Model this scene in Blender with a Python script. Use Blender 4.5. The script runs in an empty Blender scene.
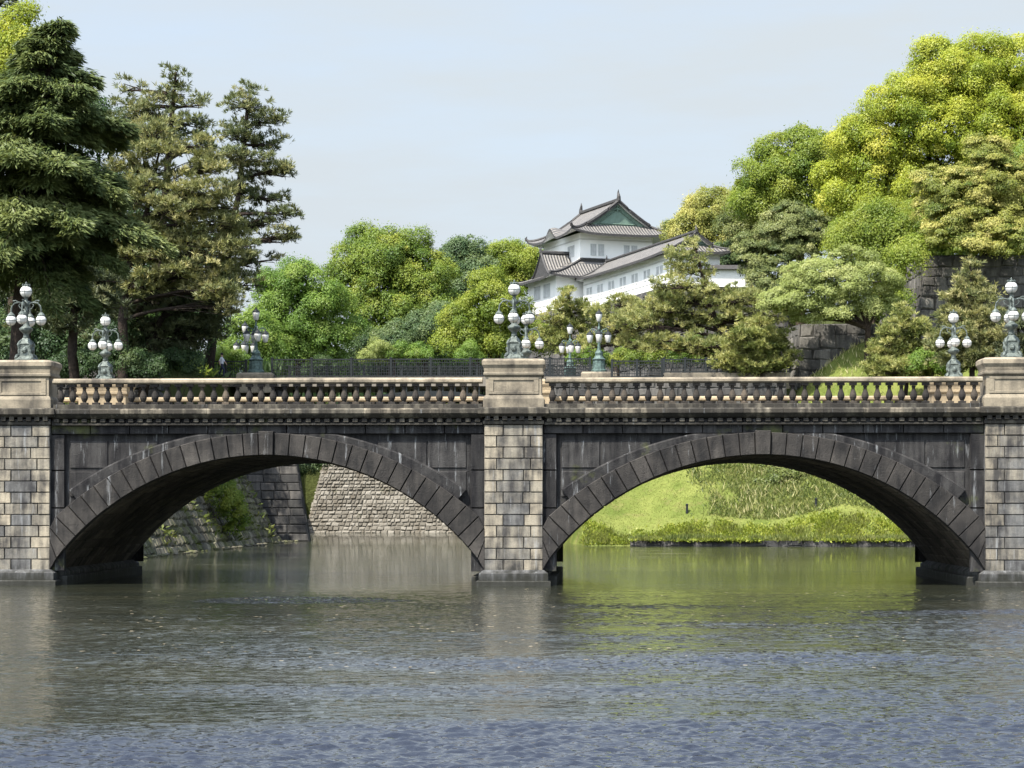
import bpy, math, random
import numpy as np
from mathutils import Vector

random.seed(11); rng = np.random.default_rng(11)
scene = bpy.context.scene
COL = scene.collection
# ------------------------------------------------------------------ camera
F = 2130.0; HOR = 505.0; EYE = 2.7; YAW = math.atan(88.0 / F)
cam_d = bpy.data.cameras.new('camera'); cam = bpy.data.objects.new('camera', cam_d); COL.objects.link(cam)
cam_d.sensor_width = 36.0; cam_d.lens = 36.0 * F / 1024.0
cam_d.shift_y = (HOR - 384.0) / 1024.0
cam_d.clip_start = 0.5; cam_d.clip_end = 9000.0
cam.location = (0, 0, EYE); cam.rotation_euler = (math.pi / 2, 0, YAW)
scene.camera = cam
# ------------------------------------------------------------------ sky and sun
SUN_EL = math.radians(57.0); SUN_AZ = math.atan2(-0.62, -0.78)        # azimuth measured from +Y towards +X
world = bpy.data.worlds.new('World'); scene.world = world; world.use_nodes = True
wn = world.node_tree.nodes; wl = world.node_tree.links
bg = wn['Background']; sky = wn.new('ShaderNodeTexSky'); sky.sky_type = 'NISHITA'
sky.sun_disc = False; sky.sun_elevation = SUN_EL; sky.sun_rotation = SUN_AZ
sky.altitude = 0; sky.air_density = 1.0; sky.dust_density = 2.2; sky.ozone_density = 3.0
tc = wn.new('ShaderNodeTexCoord'); mp = wn.new('ShaderNodeMapping'); mp.inputs['Scale'].default_value = (1.6, 1.6, 9.0)
wl.new(tc.outputs['Generated'], mp.inputs[0]); cz = wn.new('ShaderNodeTexNoise'); cz.inputs['Scale'].default_value = 2.2; cz.inputs['Detail'].default_value = 7; cz.inputs['Roughness'].default_value = .6
wl.new(mp.outputs[0], cz.inputs['Vector'])
SUNV = (math.sin(SUN_AZ) * math.cos(SUN_EL), math.cos(SUN_AZ) * math.cos(SUN_EL), math.sin(SUN_EL))
def wmath(op, a, b=None, clamp=False):
    nd = wn.new('ShaderNodeMath'); nd.operation = op; nd.use_clamp = clamp
    for k, v in enumerate((a, b)):
        if v is None: continue
        if isinstance(v, (int, float)): nd.inputs[k].default_value = v
        else: wl.new(v, nd.inputs[k])
    return nd.outputs[0]
sx_ = wn.new('ShaderNodeSeparateXYZ'); wl.new(tc.outputs['Generated'], sx_.inputs[0])
dt = wn.new('ShaderNodeVectorMath'); dt.operation = 'DOT_PRODUCT'; wl.new(tc.outputs['Generated'], dt.inputs[0]); dt.inputs[1].default_value = SUNV
aure = wmath('ADD', 1.0, wmath('MULTIPLY', wmath('POWER', wmath('MAXIMUM', dt.outputs['Value'], 0.0), 2.0), 4.6))    # hazy air is brighter towards the sun, boosted here to fill the shade
veil = wn.new('ShaderNodeVectorMath'); veil.operation = 'SCALE'; veil.inputs[0].default_value = (2.26, 2.49, 2.67); wl.new(aure, veil.inputs['Scale'])
fz = wn.new('ShaderNodeMapRange'); fz.inputs[1].default_value = 0.24; fz.inputs[2].default_value = .85; fz.inputs[3].default_value = .93; fz.inputs[4].default_value = .06; wl.new(sx_.outputs[2], fz.inputs[0])   # the veil thins towards the zenith
fac = wmath('ADD', fz.outputs[0], wmath('MULTIPLY', wmath('SUBTRACT', cz.outputs[0], .5), .8), True)
mx = wn.new('ShaderNodeMix'); mx.data_type = 'RGBA'; wl.new(fac, mx.inputs[0]); wl.new(sky.outputs[0], mx.inputs[6]); wl.new(veil.outputs[0], mx.inputs[7])
wl.new(mx.outputs[2], bg.inputs[0]); bg.inputs[1].default_value = 0.15
sun_d = bpy.data.lights.new('sun', 'SUN'); sun_d.energy = 4.7; sun_d.angle = math.radians(0.6); sun_d.color = (1.0, 0.93, 0.81)
sun = bpy.data.objects.new('sun', sun_d); COL.objects.link(sun); sun.location = (-60, -80, 120)
sdir = Vector((math.sin(SUN_AZ) * math.cos(SUN_EL), math.cos(SUN_AZ) * math.cos(SUN_EL), math.sin(SUN_EL)))
sun.rotation_euler = (-sdir).to_track_quat('-Z', 'Y').to_euler()
scene.view_settings.view_transform = 'Standard'; scene.view_settings.look = 'None'
scene.view_settings.exposure = 1.05; scene.view_settings.gamma = 1.0; scene.view_settings.use_curve_mapping = False
scene.render.engine = 'CYCLES'
scene.cycles.max_bounces = 8; scene.cycles.diffuse_bounces = 4; scene.cycles.glossy_bounces = 3
scene.cycles.transmission_bounces = 5; scene.cycles.transparent_max_bounces = 4
scene.cycles.caustics_reflective = False; scene.cycles.caustics_refractive = False
scene.cycles.sample_clamp_indirect = 6.0
scene.cycles.use_denoising = True

# ------------------------------------------------------------------ helpers
TY = math.tan(YAW)
def at(px, py, Y):
    dx = (px - 512.0) / F; dz = (HOR - py) / F
    wx = dx * math.cos(YAW) - math.sin(YAW); wy = dx * math.sin(YAW) + math.cos(YAW)
    k = Y / wy
    return Vector((wx * k, Y, EYE + dz * k))
def sstep(a, b, x):
    t = np.clip((np.asarray(x, float) - a) / (b - a), 0, 1); return t * t * (3 - 2 * t)

class MB:
    def __init__(s): s.v = []; s.f = []; s.t = []; s.m = []; s.uv = {}
    def poly(s, pts, t=None, m=0):
        b = len(s.v); s.v.extend([tuple(p) for p in pts]); s.f.append(tuple(range(b, b + len(pts))))
        s.t.append(random.random() if t is None else t); s.m.append(m)
    def raw(s, verts, faces, t=None, m=0):
        b = len(s.v); s.v.extend([tuple(p) for p in verts]); tt = random.random() if t is None else t
        for f in faces: s.f.append(tuple(i + b for i in f)); s.t.append(tt); s.m.append(m)
    def box(s, x0, x1, y0, y1, z0, z1, t=None, m=0, c=0.0):
        if c <= 0:
            V = [(x, y, z) for z in (z0, z1) for y in (y0, y1) for x in (x0, x1)]
            s.raw(V, [(0, 2, 3, 1), (4, 5, 7, 6), (0, 1, 5, 4), (2, 6, 7, 3), (0, 4, 6, 2), (1, 3, 7, 5)], t, m)
        else:   # chamfered box: lathe-like stack of rectangles
            s.stack([(x0 + c, x1 - c, y0 + c, y1 - c, z0), (x0, x1, y0, y1, z0 + c), (x0, x1, y0, y1, z1 - c), (x0 + c, x1 - c, y0 + c, y1 - c, z1)], t, m)
    def stack(s, rings, t=None, m=0):
        V = []; Fc = []
        for (x0, x1, y0, y1, z) in rings: V += [(x0, y0, z), (x1, y0, z), (x1, y1, z), (x0, y1, z)]
        for k in range(len(rings) - 1):
            for i in range(4):
                j = (i + 1) % 4; Fc.append((4 * k + i, 4 * k + j, 4 * k + 4 + j, 4 * k + 4 + i))
        Fc.append((3, 2, 1, 0)); n = 4 * (len(rings) - 1); Fc.append((n, n + 1, n + 2, n + 3))
        s.raw(V, Fc, t, m)
    def block(s, q, h, c=0.03, gap=0.012, t=None, m=0):
        a, b, cc, d = [Vector(p) for p in q]
        n = (b - a).cross(d - a).normalized()
        w = max(((b - a).length + (cc - d).length) / 2, 1e-3); hh = max(((d - a).length + (cc - b).length) / 2, 1e-3)
        def B(u, v): return a * (1 - u) * (1 - v) + b * u * (1 - v) + cc * u * v + d * (1 - u) * v
        gu, gv = min(gap / w, .4), min(gap / hh, .4); cu, cv = min((gap + c) / w, .45), min((gap + c) / hh, .45)
        V = [B(gu, gv), B(1 - gu, gv), B(1 - gu, 1 - gv), B(gu, 1 - gv)]
        T = [B(cu, cv) + n * h, B(1 - cu, cv) + n * h, B(1 - cu, 1 - cv) + n * h, B(cu, 1 - cv) + n * h]
        s.raw(V + T, [(4, 5, 6, 7), (0, 1, 5, 4), (1, 2, 6, 5), (2, 3, 7, 6), (3, 0, 4, 7)], t, m)
    def lathe(s, prof, c=(0, 0, 0), seg=12, t=None, m=0, sq=False):
        V = []; Fc = []; n = len(prof)
        for (r, z) in prof:
            for k in range(seg):
                a = 2 * math.pi * (k + .5) / seg
                V.append((c[0] + r * math.cos(a), c[1] + r * math.sin(a), c[2] + z))
        for i in range(n - 1):
            for k in range(seg):
                l = (k + 1) % seg; Fc.append((i * seg + k, i * seg + l, (i + 1) * seg + l, (i + 1) * seg + k))
        Fc.append(tuple(range(seg - 1, -1, -1))); Fc.append(tuple((n - 1) * seg + k for k in range(seg)))
        s.raw(V, Fc, t, m)
    def tube(s, pts, rad, seg=6, t=None, m=0):
        pts = [Vector(p) for p in pts]; V = []; Fc = []; n = len(pts)
        for i, p in enumerate(pts):
            d = (pts[min(i + 1, n - 1)] - pts[max(i - 1, 0)]).normalized()
            r = Vector((1, 0, 0)) if abs(d.x) < .8 else Vector((0, 1, 0))
            a = d.cross(r).normalized(); b = d.cross(a)
            rr = rad[i] if isinstance(rad, (list, tuple)) else rad
            for k in range(seg):
                an = 2 * math.pi * k / seg; V.append(p + (a * math.cos(an) + b * math.sin(an)) * rr)
        for i in range(n - 1):
            for k in range(seg):
                l = (k + 1) % seg; Fc.append((i * seg + k, i * seg + l, (i + 1) * seg + l, (i + 1) * seg + k))
        Fc.append(tuple(range(seg))); Fc.append(tuple((n - 1) * seg + k for k in range(seg)))
        s.raw(V, Fc, t, m)
    def sphere(s, c, r, seg=16, rings=10, t=None, m=0):
        s.lathe([(max(r * math.sin(math.pi * i / rings), 1e-4), -r * math.cos(math.pi * i / rings)) for i in range(rings + 1)], c, seg, t, m)
    def build(s, name, mats, parent=None, smooth=False):
        me = bpy.data.meshes.new(name); me.from_pydata(s.v, [], s.f)
        if not isinstance(mats, (list, tuple)): mats = [mats]
        for q in mats: me.materials.append(q)
        me.polygons.foreach_set('material_index', s.m)
        at_ = me.attributes.new('tone', 'FLOAT', 'FACE'); at_.data.foreach_set('value', s.t)
        if smooth: me.polygons.foreach_set('use_smooth', [True] * len(s.f))
        me.update()
        o = bpy.data.objects.new(name, me); COL.objects.link(o)
        if parent: o.parent = parent
        return o

def np_mesh(name, V, tone, mat, parent=None):
    n, k = V.shape[0], V.shape[1]
    me = bpy.data.meshes.new(name)
    me.vertices.add(n * k); me.vertices.foreach_set('co', V.reshape(-1).astype(np.float32))
    me.loops.add(n * k); me.loops.foreach_set('vertex_index', np.arange(n * k, dtype=np.int32))
    me.polygons.add(n); me.polygons.foreach_set('loop_start', np.arange(0, n * k, k, dtype=np.int32))
    me.polygons.foreach_set('loop_total', np.full(n, k, dtype=np.int32))
    me.materials.append(mat)
    a = me.attributes.new('tone', 'FLOAT', 'FACE'); a.data.foreach_set('value', tone.astype(np.float32))
    me.update(calc_edges=True)
    o = bpy.data.objects.new(name, me); COL.objects.link(o)
    if parent: o.parent = parent
    return o

def tag(o, label=None, cat=None, group=None, kind=None):
    if label: o['label'] = label
    if cat: o['category'] = cat
    if group: o['group'] = group
    if kind: o['kind'] = kind
    return o
def thing(name, label, cat, loc=(0, 0, 0), rz=0.0, group=None):
    o = bpy.data.objects.new(name, None); COL.objects.link(o); o.empty_display_size = .2
    o.location = loc; o.rotation_euler = (0, 0, rz); return tag(o, label, cat, group)
def copy_tree(o, parent=None):
    c = o.copy(); COL.objects.link(c)
    if parent: c.parent = parent
    for ch in list(o.children): copy_tree(ch, c)
    return c

# ------------------------------------------------------------------ materials
def nodes_of(name):
    m = bpy.data.materials.new(name); m.use_nodes = True
    nt = m.node_tree; nt.nodes.clear(); out = nt.nodes.new('ShaderNodeOutputMaterial')
    return m, nt, out
class G:
    """tiny node-graph helper"""
    def __init__(s, nt): s.nt = nt
    def n(s, typ, **kw):
        nd = s.nt.nodes.new('ShaderNode' + typ)
        for k, v in kw.items(): setattr(nd, k, v)
        return nd
    def l(s, a, b): s.nt.links.new(a, b)
    def put(s, sock, v):
        if isinstance(v, bpy.types.NodeSocket): s.l(v, sock)
        elif v is not None: sock.default_value = (tuple(v) + (1,)) if (isinstance(v, tuple) and len(v) == 3 and sock.type == 'RGBA') else v
    def noise(s, vec, scale=1, detail=4, rough=.55, out=0):
        nd = s.n('TexNoise'); s.l(vec, nd.inputs['Vector']); nd.inputs['Scale'].default_value = scale
        nd.inputs['Detail'].default_value = detail; nd.inputs['Roughness'].default_value = rough; return nd.outputs[out]
    def map(s, vec, scale=(1, 1, 1), loc=(0, 0, 0)):
        nd = s.n('Mapping'); s.l(vec, nd.inputs[0]); nd.inputs['Scale'].default_value = scale; nd.inputs['Location'].default_value = loc; return nd.outputs[0]
    def ramp(s, fac, stops, interp='LINEAR'):
        nd = s.n('ValToRGB'); cr = nd.color_ramp; cr.interpolation = interp
        while len(cr.elements) < len(stops): cr.elements.new(.5)
        for e, (p, c) in zip(cr.elements, stops):
            e.position = p; e.color = (c, c, c, 1) if isinstance(c, (int, float)) else tuple(c) + (1,)
        s.l(fac, nd.inputs[0]); return nd.outputs[0]
    def mix(s, fac, a, b, mode='MIX'):
        nd = s.n('Mix'); nd.data_type = 'RGBA'; nd.blend_type = mode
        s.put(nd.inputs[0], fac); s.put(nd.inputs[6], a); s.put(nd.inputs[7], b); return nd.outputs[2]
    def math(s, op, a, b=None, c=None, clamp=False):
        nd = s.n('Math', operation=op); nd.use_clamp = clamp
        s.put(nd.inputs[0], a)
        if b is not None: s.put(nd.inputs[1], b)
        if c is not None: s.put(nd.inputs[2], c)
        return nd.outputs[0]
    def attr(s, name='tone', out=2): 
        nd = s.n('Attribute'); nd.attribute_name = name; return nd.outputs[out]
    def bump(s, h, dist=.02, strength=1.0, normal=None):
        nd = s.n('Bump'); nd.inputs['Strength'].default_value = strength; s.put(nd.inputs['Distance'], dist); s.l(h, nd.inputs['Height'])
        if normal is not None: s.l(normal, nd.inputs['Normal'])
        return nd.outputs[0]
    def pos(s): return s.n('NewGeometry').outputs['Position']
    def obj(s): return s.n('TexCoord').outputs['Object']

def stone_mat(name, tones, stain=(.02, .02, .02), amt=.5, streak=.5, white=0.0, rough=.9, bump=.03, nscale=1.0, moss=0.0, tide=0.0):
    m, nt, out = nodes_of(name); g = G(nt); p = g.pos()
    t = g.attr()
    n1 = g.noise(p, 1.3 * nscale, 6, .62)
    tt = g.math('ADD', t, g.math('MULTIPLY', g.math('SUBTRACT', n1, .5), .55), clamp=True)
    c = g.ramp(tt, tones)
    fine = g.noise(p, 14 * nscale, 5, .65)
    c = g.mix(.55, c, g.ramp(fine, [(.25, .35), (.75, 1.0)]), 'MULTIPLY')
    ns = g.noise(g.map(p, (2.2, 2.2, .28)), 1.2 * nscale, 6, .6)         # streaks that run down
    nb = g.noise(p, .75 * nscale, 5, .6)
    sf = g.math('ADD', g.math('MULTIPLY', ns, streak), g.math('MULTIPLY', nb, 1 - streak))
    sm = g.ramp(sf, [(.56 - .28 * amt, 0.0), (.72 - .22 * amt, 1.0)])
    c = g.mix(g.math('MULTIPLY', sm, .9), c, stain)
    if white > 0:
        wv = g.noise(g.map(p, (5.0, 5.0, .45), (3, 7, 1)), 1.1, 6, .7)
        wm = g.ramp(wv, [(.66 - .12 * white, 0.0), (.8 - .1 * white, 1.0)])
        c = g.mix(g.math('MULTIPLY', wm, .75), c, (.36, .38, .40))
    if moss > 0:
        mm = g.ramp(g.noise(p, .45, 6, .65), [(.62 - .2 * moss, 0.0), (.72 - .15 * moss, 1.0)])
        c = g.mix(g.math('MULTIPLY', mm, .8), c, g.mix(fine, (.05, .075, .02), (.13, .13, .05)))
    if tide > 0:     # the wet, slimy band just above the water
        sz = g.n('SeparateXYZ'); g.l(p, sz.inputs[0])
        zt_ = g.math('ADD', sz.outputs[2], g.math('MULTIPLY', g.math('SUBTRACT', ns, .5), -1.1))
        c = g.mix(g.ramp(g.math('MULTIPLY', zt_, 1.0 / tide), [(.25, .85), (.9, 0.0)]), c, (.022, .023, .018))
    b = g.n('BsdfPrincipled'); g.l(c, b.inputs['Base Color']); b.inputs['Roughness'].default_value = rough
    b.inputs['Specular IOR Level'].default_value = .25
    hh = g.math('ADD', g.math('MULTIPLY', fine, .6), g.math('MULTIPLY', n1, .8))
    g.l(g.bump(hh, bump, .8), b.inputs['Normal']); g.l(b.outputs[0], out.inputs[0]); return m

def plain_mat(name, col, rough=.6, var=.25, scale=4.0, metallic=0.0, col2=None, bump=0.0, spec=.4):
    m, nt, out = nodes_of(name); g = G(nt); p = g.pos()
    n = g.noise(p, scale, 5, .6); c2 = col2 if col2 else tuple(x * (1 - var) for x in col)
    c = g.mix(g.ramp(n, [(.32, 0.0), (.68, 1.0)]), c2, col)
    b = g.n('BsdfPrincipled'); g.l(c, b.inputs['Base Color']); b.inputs['Roughness'].default_value = rough
    b.inputs['Metallic'].default_value = metallic; b.inputs['Specular IOR Level'].default_value = spec
    if bump: g.l(g.bump(g.noise(p, scale * 3, 4), bump), b.inputs['Normal'])
    g.l(b.outputs[0], out.inputs[0]); return m

def leaf_mat(name, dark, mid, light, trans=.32, hue_scale=.35):
    m, nt, out = nodes_of(name); g = G(nt); p = g.pos()
    t = g.math('ADD', g.attr(), g.math('MULTIPLY', g.math('SUBTRACT', g.noise(p, hue_scale, 3), .5), .8), clamp=True)
    c = g.ramp(t, [(.08, dark), (.5, mid), (.95, light)])
    d = g.n('BsdfDiffuse'); g.l(c, d.inputs[0])
    tr = g.n('BsdfTranslucent'); g.l(g.mix(.5, c, g.mix(1.0, c, (1.0, .95, .35), 'MULTIPLY')), tr.inputs[0])
    gl = g.n('BsdfGlossy'); gl.inputs['Roughness'].default_value = .45; gl.inputs[0].default_value = (.9, .95, 1, 1)
    ms = g.n('MixShader'); ms.inputs[0].default_value = trans; g.l(d.outputs[0], ms.inputs[1]); g.l(tr.outputs[0], ms.inputs[2])
    m2 = g.n('MixShader'); m2.inputs[0].default_value = .014; g.l(ms.outputs[0], m2.inputs[1]); g.l(gl.outputs[0], m2.inputs[2])
    g.l(m2.outputs[0], out.inputs[0]); return m

M = {}
M['granite'] = stone_mat('granite', [(0, (.10, .105, .115)), (.3, (.21, .21, .205)), (.55, (.31, .285, .235)), (1, (.46, .405, .31))], (.03, .03, .033), .54, .5, .62, bump=.035, nscale=1.7, tide=.75)
M['ashlar'] = stone_mat('ashlar', [(0, (.19, .17, .135)), (.5, (.31, .27, .205)), (1, (.46, .39, .29))], (.05, .046, .042), .42, .3, .0, bump=.02, nscale=1.3)
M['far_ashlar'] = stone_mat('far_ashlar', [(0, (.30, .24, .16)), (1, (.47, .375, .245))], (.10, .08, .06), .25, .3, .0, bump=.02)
M['cornice'] = stone_mat('cornice', [(0, (.06, .056, .05)), (.45, (.20, .185, .15)), (1, (.42, .37, .285))], (.018, .017, .016), .92, .62, .3, bump=.03, nscale=1.35)
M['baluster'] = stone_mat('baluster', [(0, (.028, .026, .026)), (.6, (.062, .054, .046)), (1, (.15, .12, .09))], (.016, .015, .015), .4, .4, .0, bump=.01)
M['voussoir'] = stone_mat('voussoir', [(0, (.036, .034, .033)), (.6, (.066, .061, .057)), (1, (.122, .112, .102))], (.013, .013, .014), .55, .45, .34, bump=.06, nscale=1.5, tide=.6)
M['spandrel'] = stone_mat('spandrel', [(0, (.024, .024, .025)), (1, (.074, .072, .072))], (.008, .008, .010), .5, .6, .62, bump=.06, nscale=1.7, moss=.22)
M['soffit'] = stone_mat('soffit', [(0, (.07, .06, .048)), (1, (.17, .145, .115))], (.012, .011, .01), .5, .3, .25, bump=.05, tide=.6)
M['rubble'] = stone_mat('rubble', [(0, (.13, .115, .09)), (.5, (.22, .19, .145)), (1, (.34, .30, .23))], (.05, .045, .035), .3, .4, 0, bump=.05, moss=.25)
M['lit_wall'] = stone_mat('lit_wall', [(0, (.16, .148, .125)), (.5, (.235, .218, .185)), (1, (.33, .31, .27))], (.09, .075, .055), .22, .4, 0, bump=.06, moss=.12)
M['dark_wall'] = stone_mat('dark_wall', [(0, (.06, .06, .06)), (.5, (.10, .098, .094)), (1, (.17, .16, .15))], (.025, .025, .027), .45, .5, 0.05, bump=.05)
M['rampart'] = stone_mat('rampart', [(0, (.085, .082, .076)), (.5, (.155, .148, .135)), (1, (.26, .245, .22))], (.035, .034, .033), .45, .45, 0.05, bump=.06, nscale=1.3)
M['mossy_wall'] = stone_mat('mossy_wall', [(0, (.10, .095, .075)), (.5, (.18, .165, .125)), (1, (.30, .28, .21))], (.035, .035, .026), .4, .5, 0.05, bump=.05, moss=.75)
M['plaster'] = plain_mat('plaster', (.90, .90, .88), .8, col2=(.80, .81, .80), scale=.7, bump=.005)
M['plaster_trim'] = plain_mat('plaster_trim', (.62, .62, .60), .8, var=.15, scale=1.0)
M['shutter'] = plain_mat('shutter', (.60, .62, .62), .7, var=.2, scale=3.0)
M['dark_pane'] = plain_mat('dark_pane', (.50, .52, .53), .5, var=.2, scale=3.0)
M['gable_green'] = plain_mat('gable_green', (.16, .245, .20), .55, var=.3, scale=2.0)
M['ridge'] = plain_mat('ridge', (.062, .061, .063), .7, var=.45, scale=3.0, bump=.03)
M['iron'] = plain_mat('iron', (.016, .020, .022), .45, var=.35, scale=6.0)
M['patina'] = plain_mat('patina', (.16, .19, .178), .55, col2=(.034, .046, .043), scale=9.0, metallic=.25, bump=.02)
M['patina_far'] = plain_mat('patina_far', (.12, .185, .17), .55, col2=(.045, .07, .066), scale=6.0, metallic=.2)
M['bark'] = plain_mat('bark', (.075, .055, .042), .95, col2=(.025, .020, .016), scale=5.0, bump=.06, spec=.1)
M['pine_bark'] = plain_mat('pine_bark', (.055, .042, .035), .95, col2=(.022, .018, .016), scale=4.0, bump=.06, spec=.1)
M['asphalt'] = plain_mat('asphalt', (.22, .20, .17), .9, var=.3, scale=2.0)
M['skin'] = plain_mat('skin', (.52, .34, .25), .6, var=.1)
M['shirt'] = plain_mat('shirt', (.70, .72, .80), .8, var=.1)
M['trousers'] = plain_mat('trousers', (.03, .035, .07), .8, var=.2)
M['hair'] = plain_mat('hair', (.02, .017, .015), .6, var=.2)
M['litter'] = plain_mat('litter', (.42, .36, .25), .9, var=.5, scale=20)

def tile_mat():
    m, nt, out = nodes_of('roof_tile'); g = G(nt)
    u = g.n('UVMap').outputs[0]; sx = g.n('SeparateXYZ'); g.l(u, sx.inputs[0])
    w = g.math('SINE', g.math('MULTIPLY', sx.outputs[0], 2 * math.pi / .34))
    r = g.math('FRACT', g.math('MULTIPLY', sx.outputs[1], 1 / .32))
    n = g.noise(g.pos(), 1.4, 5); f = g.noise(g.pos(), 7, 3)
    base = g.mix(g.ramp(n, [(.3, 0.0), (.7, 1.0)]), (.17, .162, .152), (.31, .29, .262))
    base = g.mix(.5, base, g.ramp(f, [(.3, .55), (.7, 1.0)]), 'MULTIPLY')
    c = g.mix(g.ramp(w, [(.1, 1.0), (.45, 0.0)]), base, (.075, .074, .076))     # the pan tiles between the cover tiles are drawn darker
    c = g.mix(g.ramp(r, [(.0, .7), (.14, 0.0)]), c, (.06, .06, .065))
    b = g.n('BsdfPrincipled'); g.l(c, b.inputs['Base Color']); b.inputs['Roughness'].default_value = .6
    g.l(g.bump(w, .05), b.inputs['Normal']); g.l(b.outputs[0], out.inputs[0]); return m
M['tile'] = tile_mat()

def globe_mat():
    m, nt, out = nodes_of('milk_glass'); g = G(nt)
    b = g.n('BsdfPrincipled'); b.inputs['Base Color'].default_value = (.64, .64, .62, 1); b.inputs['Roughness'].default_value = .22
    b.inputs['Subsurface Weight'].default_value = 0.0
    g.l(b.outputs[0], out.inputs[0]); return m
M['globe'] = globe_mat()

def water_mat():
    m, nt, out = nodes_of('moat_water'); g = G(nt); p = g.pos()
    sp = g.n('SeparateXYZ'); g.l(p, sp.inputs[0]); X, Y = sp.outputs[0], sp.outputs[1]
    big = g.noise(g.map(p, (.05, .11, 1)), 1.0, 4, .55)
    amp = g.math('ADD', .25, g.math('MULTIPLY', big, .5))
    w1 = g.noise(g.map(p, (1.5, 2.6, 1)), 1.0, 3, .5)
    w2 = g.noise(g.map(p, (7.0, 9.0, 1), (4, 2, 0)), 1.0, 3, .55)
    w3 = g.noise(g.map(p, (.5, .9, 1), (1, 9, 0)), 1.0, 2, .5)
    h = g.math('ADD', g.math('ADD', g.math('MULTIPLY', w1, .55), g.math('MULTIPLY', w2, .22)), g.math('MULTIPLY', w3, .7))
    h = g.math('MULTIPLY', h, amp)
    b = g.n('BsdfPrincipled'); b.inputs['Roughness'].default_value = .04; b.inputs['IOR'].default_value = 1.58
    murk_sky_tint = g.mix(g.ramp(g.noise(g.map(p, (.08, .2, 1)), 1.0, 4), [(.35, 0.0), (.65, 1.0)]), (.020, .024, .018), (.032, .034, .022))
    murk_sky_tint = g.mix(g.ramp(g.attr('wind'), [(.3, 0.0), (.9, 1.0)]), murk_sky_tint, (.022, .026, .036))  # bluish sky reflection put into the base colour where the water is rippled
    scum = g.noise(g.map(p, (.16, 1.1, 1)), 1.0, 6, .6)
    calm = g.ramp(g.math('DIVIDE', Y, 250.0), [(.30, 0.0), (.36, 1.0), (.76, 1.0), (.80, 1.0)])
    sm = g.math('MULTIPLY', g.ramp(scum, [(.60, 0.0), (.74, .65)]), calm)
    g.l(g.mix(sm, murk_sky_tint, (.24, .22, .16)), b.inputs['Base Color'])
    g.l(g.math('ADD', .03, g.math('MULTIPLY', sm, .5)), b.inputs['Roughness'])
    fine = g.math('MULTIPLY', g.noise(g.map(p, (4.5, 13.0, 1)), 1.0, 2, .5), g.attr('wind'))
    nb_ = g.bump(h, .15, 1.0)
    g.l(g.bump(fine, .020, 1.0, nb_), b.inputs['Normal'])
    g.l(b.outputs[0], out.inputs[0]); return m
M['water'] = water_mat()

def ground_mat():
    m, nt, out = nodes_of('ground_cover'); g = G(nt); p = g.pos()
    n = g.noise(p, .35, 6, .6); f = g.noise(p, 3.5, 5, .65)
    c = g.mix(g.ramp(n, [(.35, 0.0), (.65, 1.0)]), (.045, .055, .018), (.085, .10, .03))
    c = g.mix(.6, c, g.ramp(f, [(.3, .4), (.7, 1.0)]), 'MULTIPLY')
    b = g.n('BsdfPrincipled'); g.l(c, b.inputs['Base Color']); b.inputs['Roughness'].default_value = .95; b.inputs['Specular IOR Level'].default_value = .1
    g.l(g.bump(f, .15), b.inputs['Normal']); g.l(b.outputs[0], out.inputs[0]); return m
M['ground'] = ground_mat()
def lawn_mat():
    m, nt, out = nodes_of('lawn'); g = G(nt); p = g.pos()
    n = g.noise(p, .5, 6, .6); f = g.noise(g.map(p, (1, 1, .5)), 6, 5, .65)
    c = g.mix(g.ramp(n, [(.35, 0.0), (.65, 1.0)]), (.105, .14, .030), (.18, .205, .055))
    c = g.mix(g.ramp(g.noise(p, .9, 6, .7), [(.54, 0.0), (.72, .75)]), c, (.20, .17, .075))
    c = g.mix(.5, c, g.ramp(f, [(.3, .5), (.7, 1.0)]), 'MULTIPLY')
    b = g.n('BsdfPrincipled'); g.l(c, b.inputs['Base Color']); b.inputs['Roughness'].default_value = .9; b.inputs['Specular IOR Level'].default_value = .1
    g.l(g.bump(f, .03), b.inputs['Normal']); g.l(b.outputs[0], out.inputs[0]); return m
M['lawn'] = lawn_mat()

L = {}
L['camphor'] = leaf_mat('camphor_leaf', (.15, .22, .02), (.315, .365, .04), (.50, .49, .078), .42)
L['camphor_green'] = leaf_mat('camphor_green_leaf', (.10, .165, .022), (.20, .265, .036), (.33, .36, .062), .42)
L['maple'] = leaf_mat('maple_leaf', (.088, .17, .03), (.165, .265, .045), (.28, .36, .08), .42)
L['oak'] = leaf_mat('oak_leaf', (.075, .135, .022), (.165, .235, .036), (.31, .335, .056), .38)
L['yellow_oak'] = leaf_mat('yellow_oak_leaf', (.09, .135, .025), (.24, .255, .055), (.55, .50, .17), .33)
L['dull'] = leaf_mat('dull_leaf', (.065, .10, .034), (.165, .195, .065), (.31, .32, .13), .3)
L['blue'] = leaf_mat('blue_leaf', (.04, .078, .034), (.085, .135, .055), (.15, .195, .075), .27)
L['cherry'] = leaf_mat('cherry_leaf', (.16, .20, .055), (.29, .345, .105), (.44, .47, .19), .42)
L['pine'] = leaf_mat('pine_needle', (.10, .125, .052), (.23, .24, .095), (.43, .40, .19), .3)
L['pine_garden'] = leaf_mat('garden_pine_needle', (.13, .165, .055), (.29, .31, .115), (.50, .48, .21), .42)
L['pine_tall'] = leaf_mat('tall_pine_needle', (.07, .095, .045), (.155, .18, .078), (.29, .28, .135), .3)
L['shade'] = leaf_mat('painted_shade_leaf', (.022, .045, .018), (.045, .08, .028), (.085, .12, .042), .25)  # canopy shade put into the leaf colour of low growth
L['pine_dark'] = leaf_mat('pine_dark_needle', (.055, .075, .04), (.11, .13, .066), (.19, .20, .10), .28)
L['pine_young'] = leaf_mat('pine_young_needle', (.11, .145, .04), (.25, .275, .085), (.45, .43, .17), .33)
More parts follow.
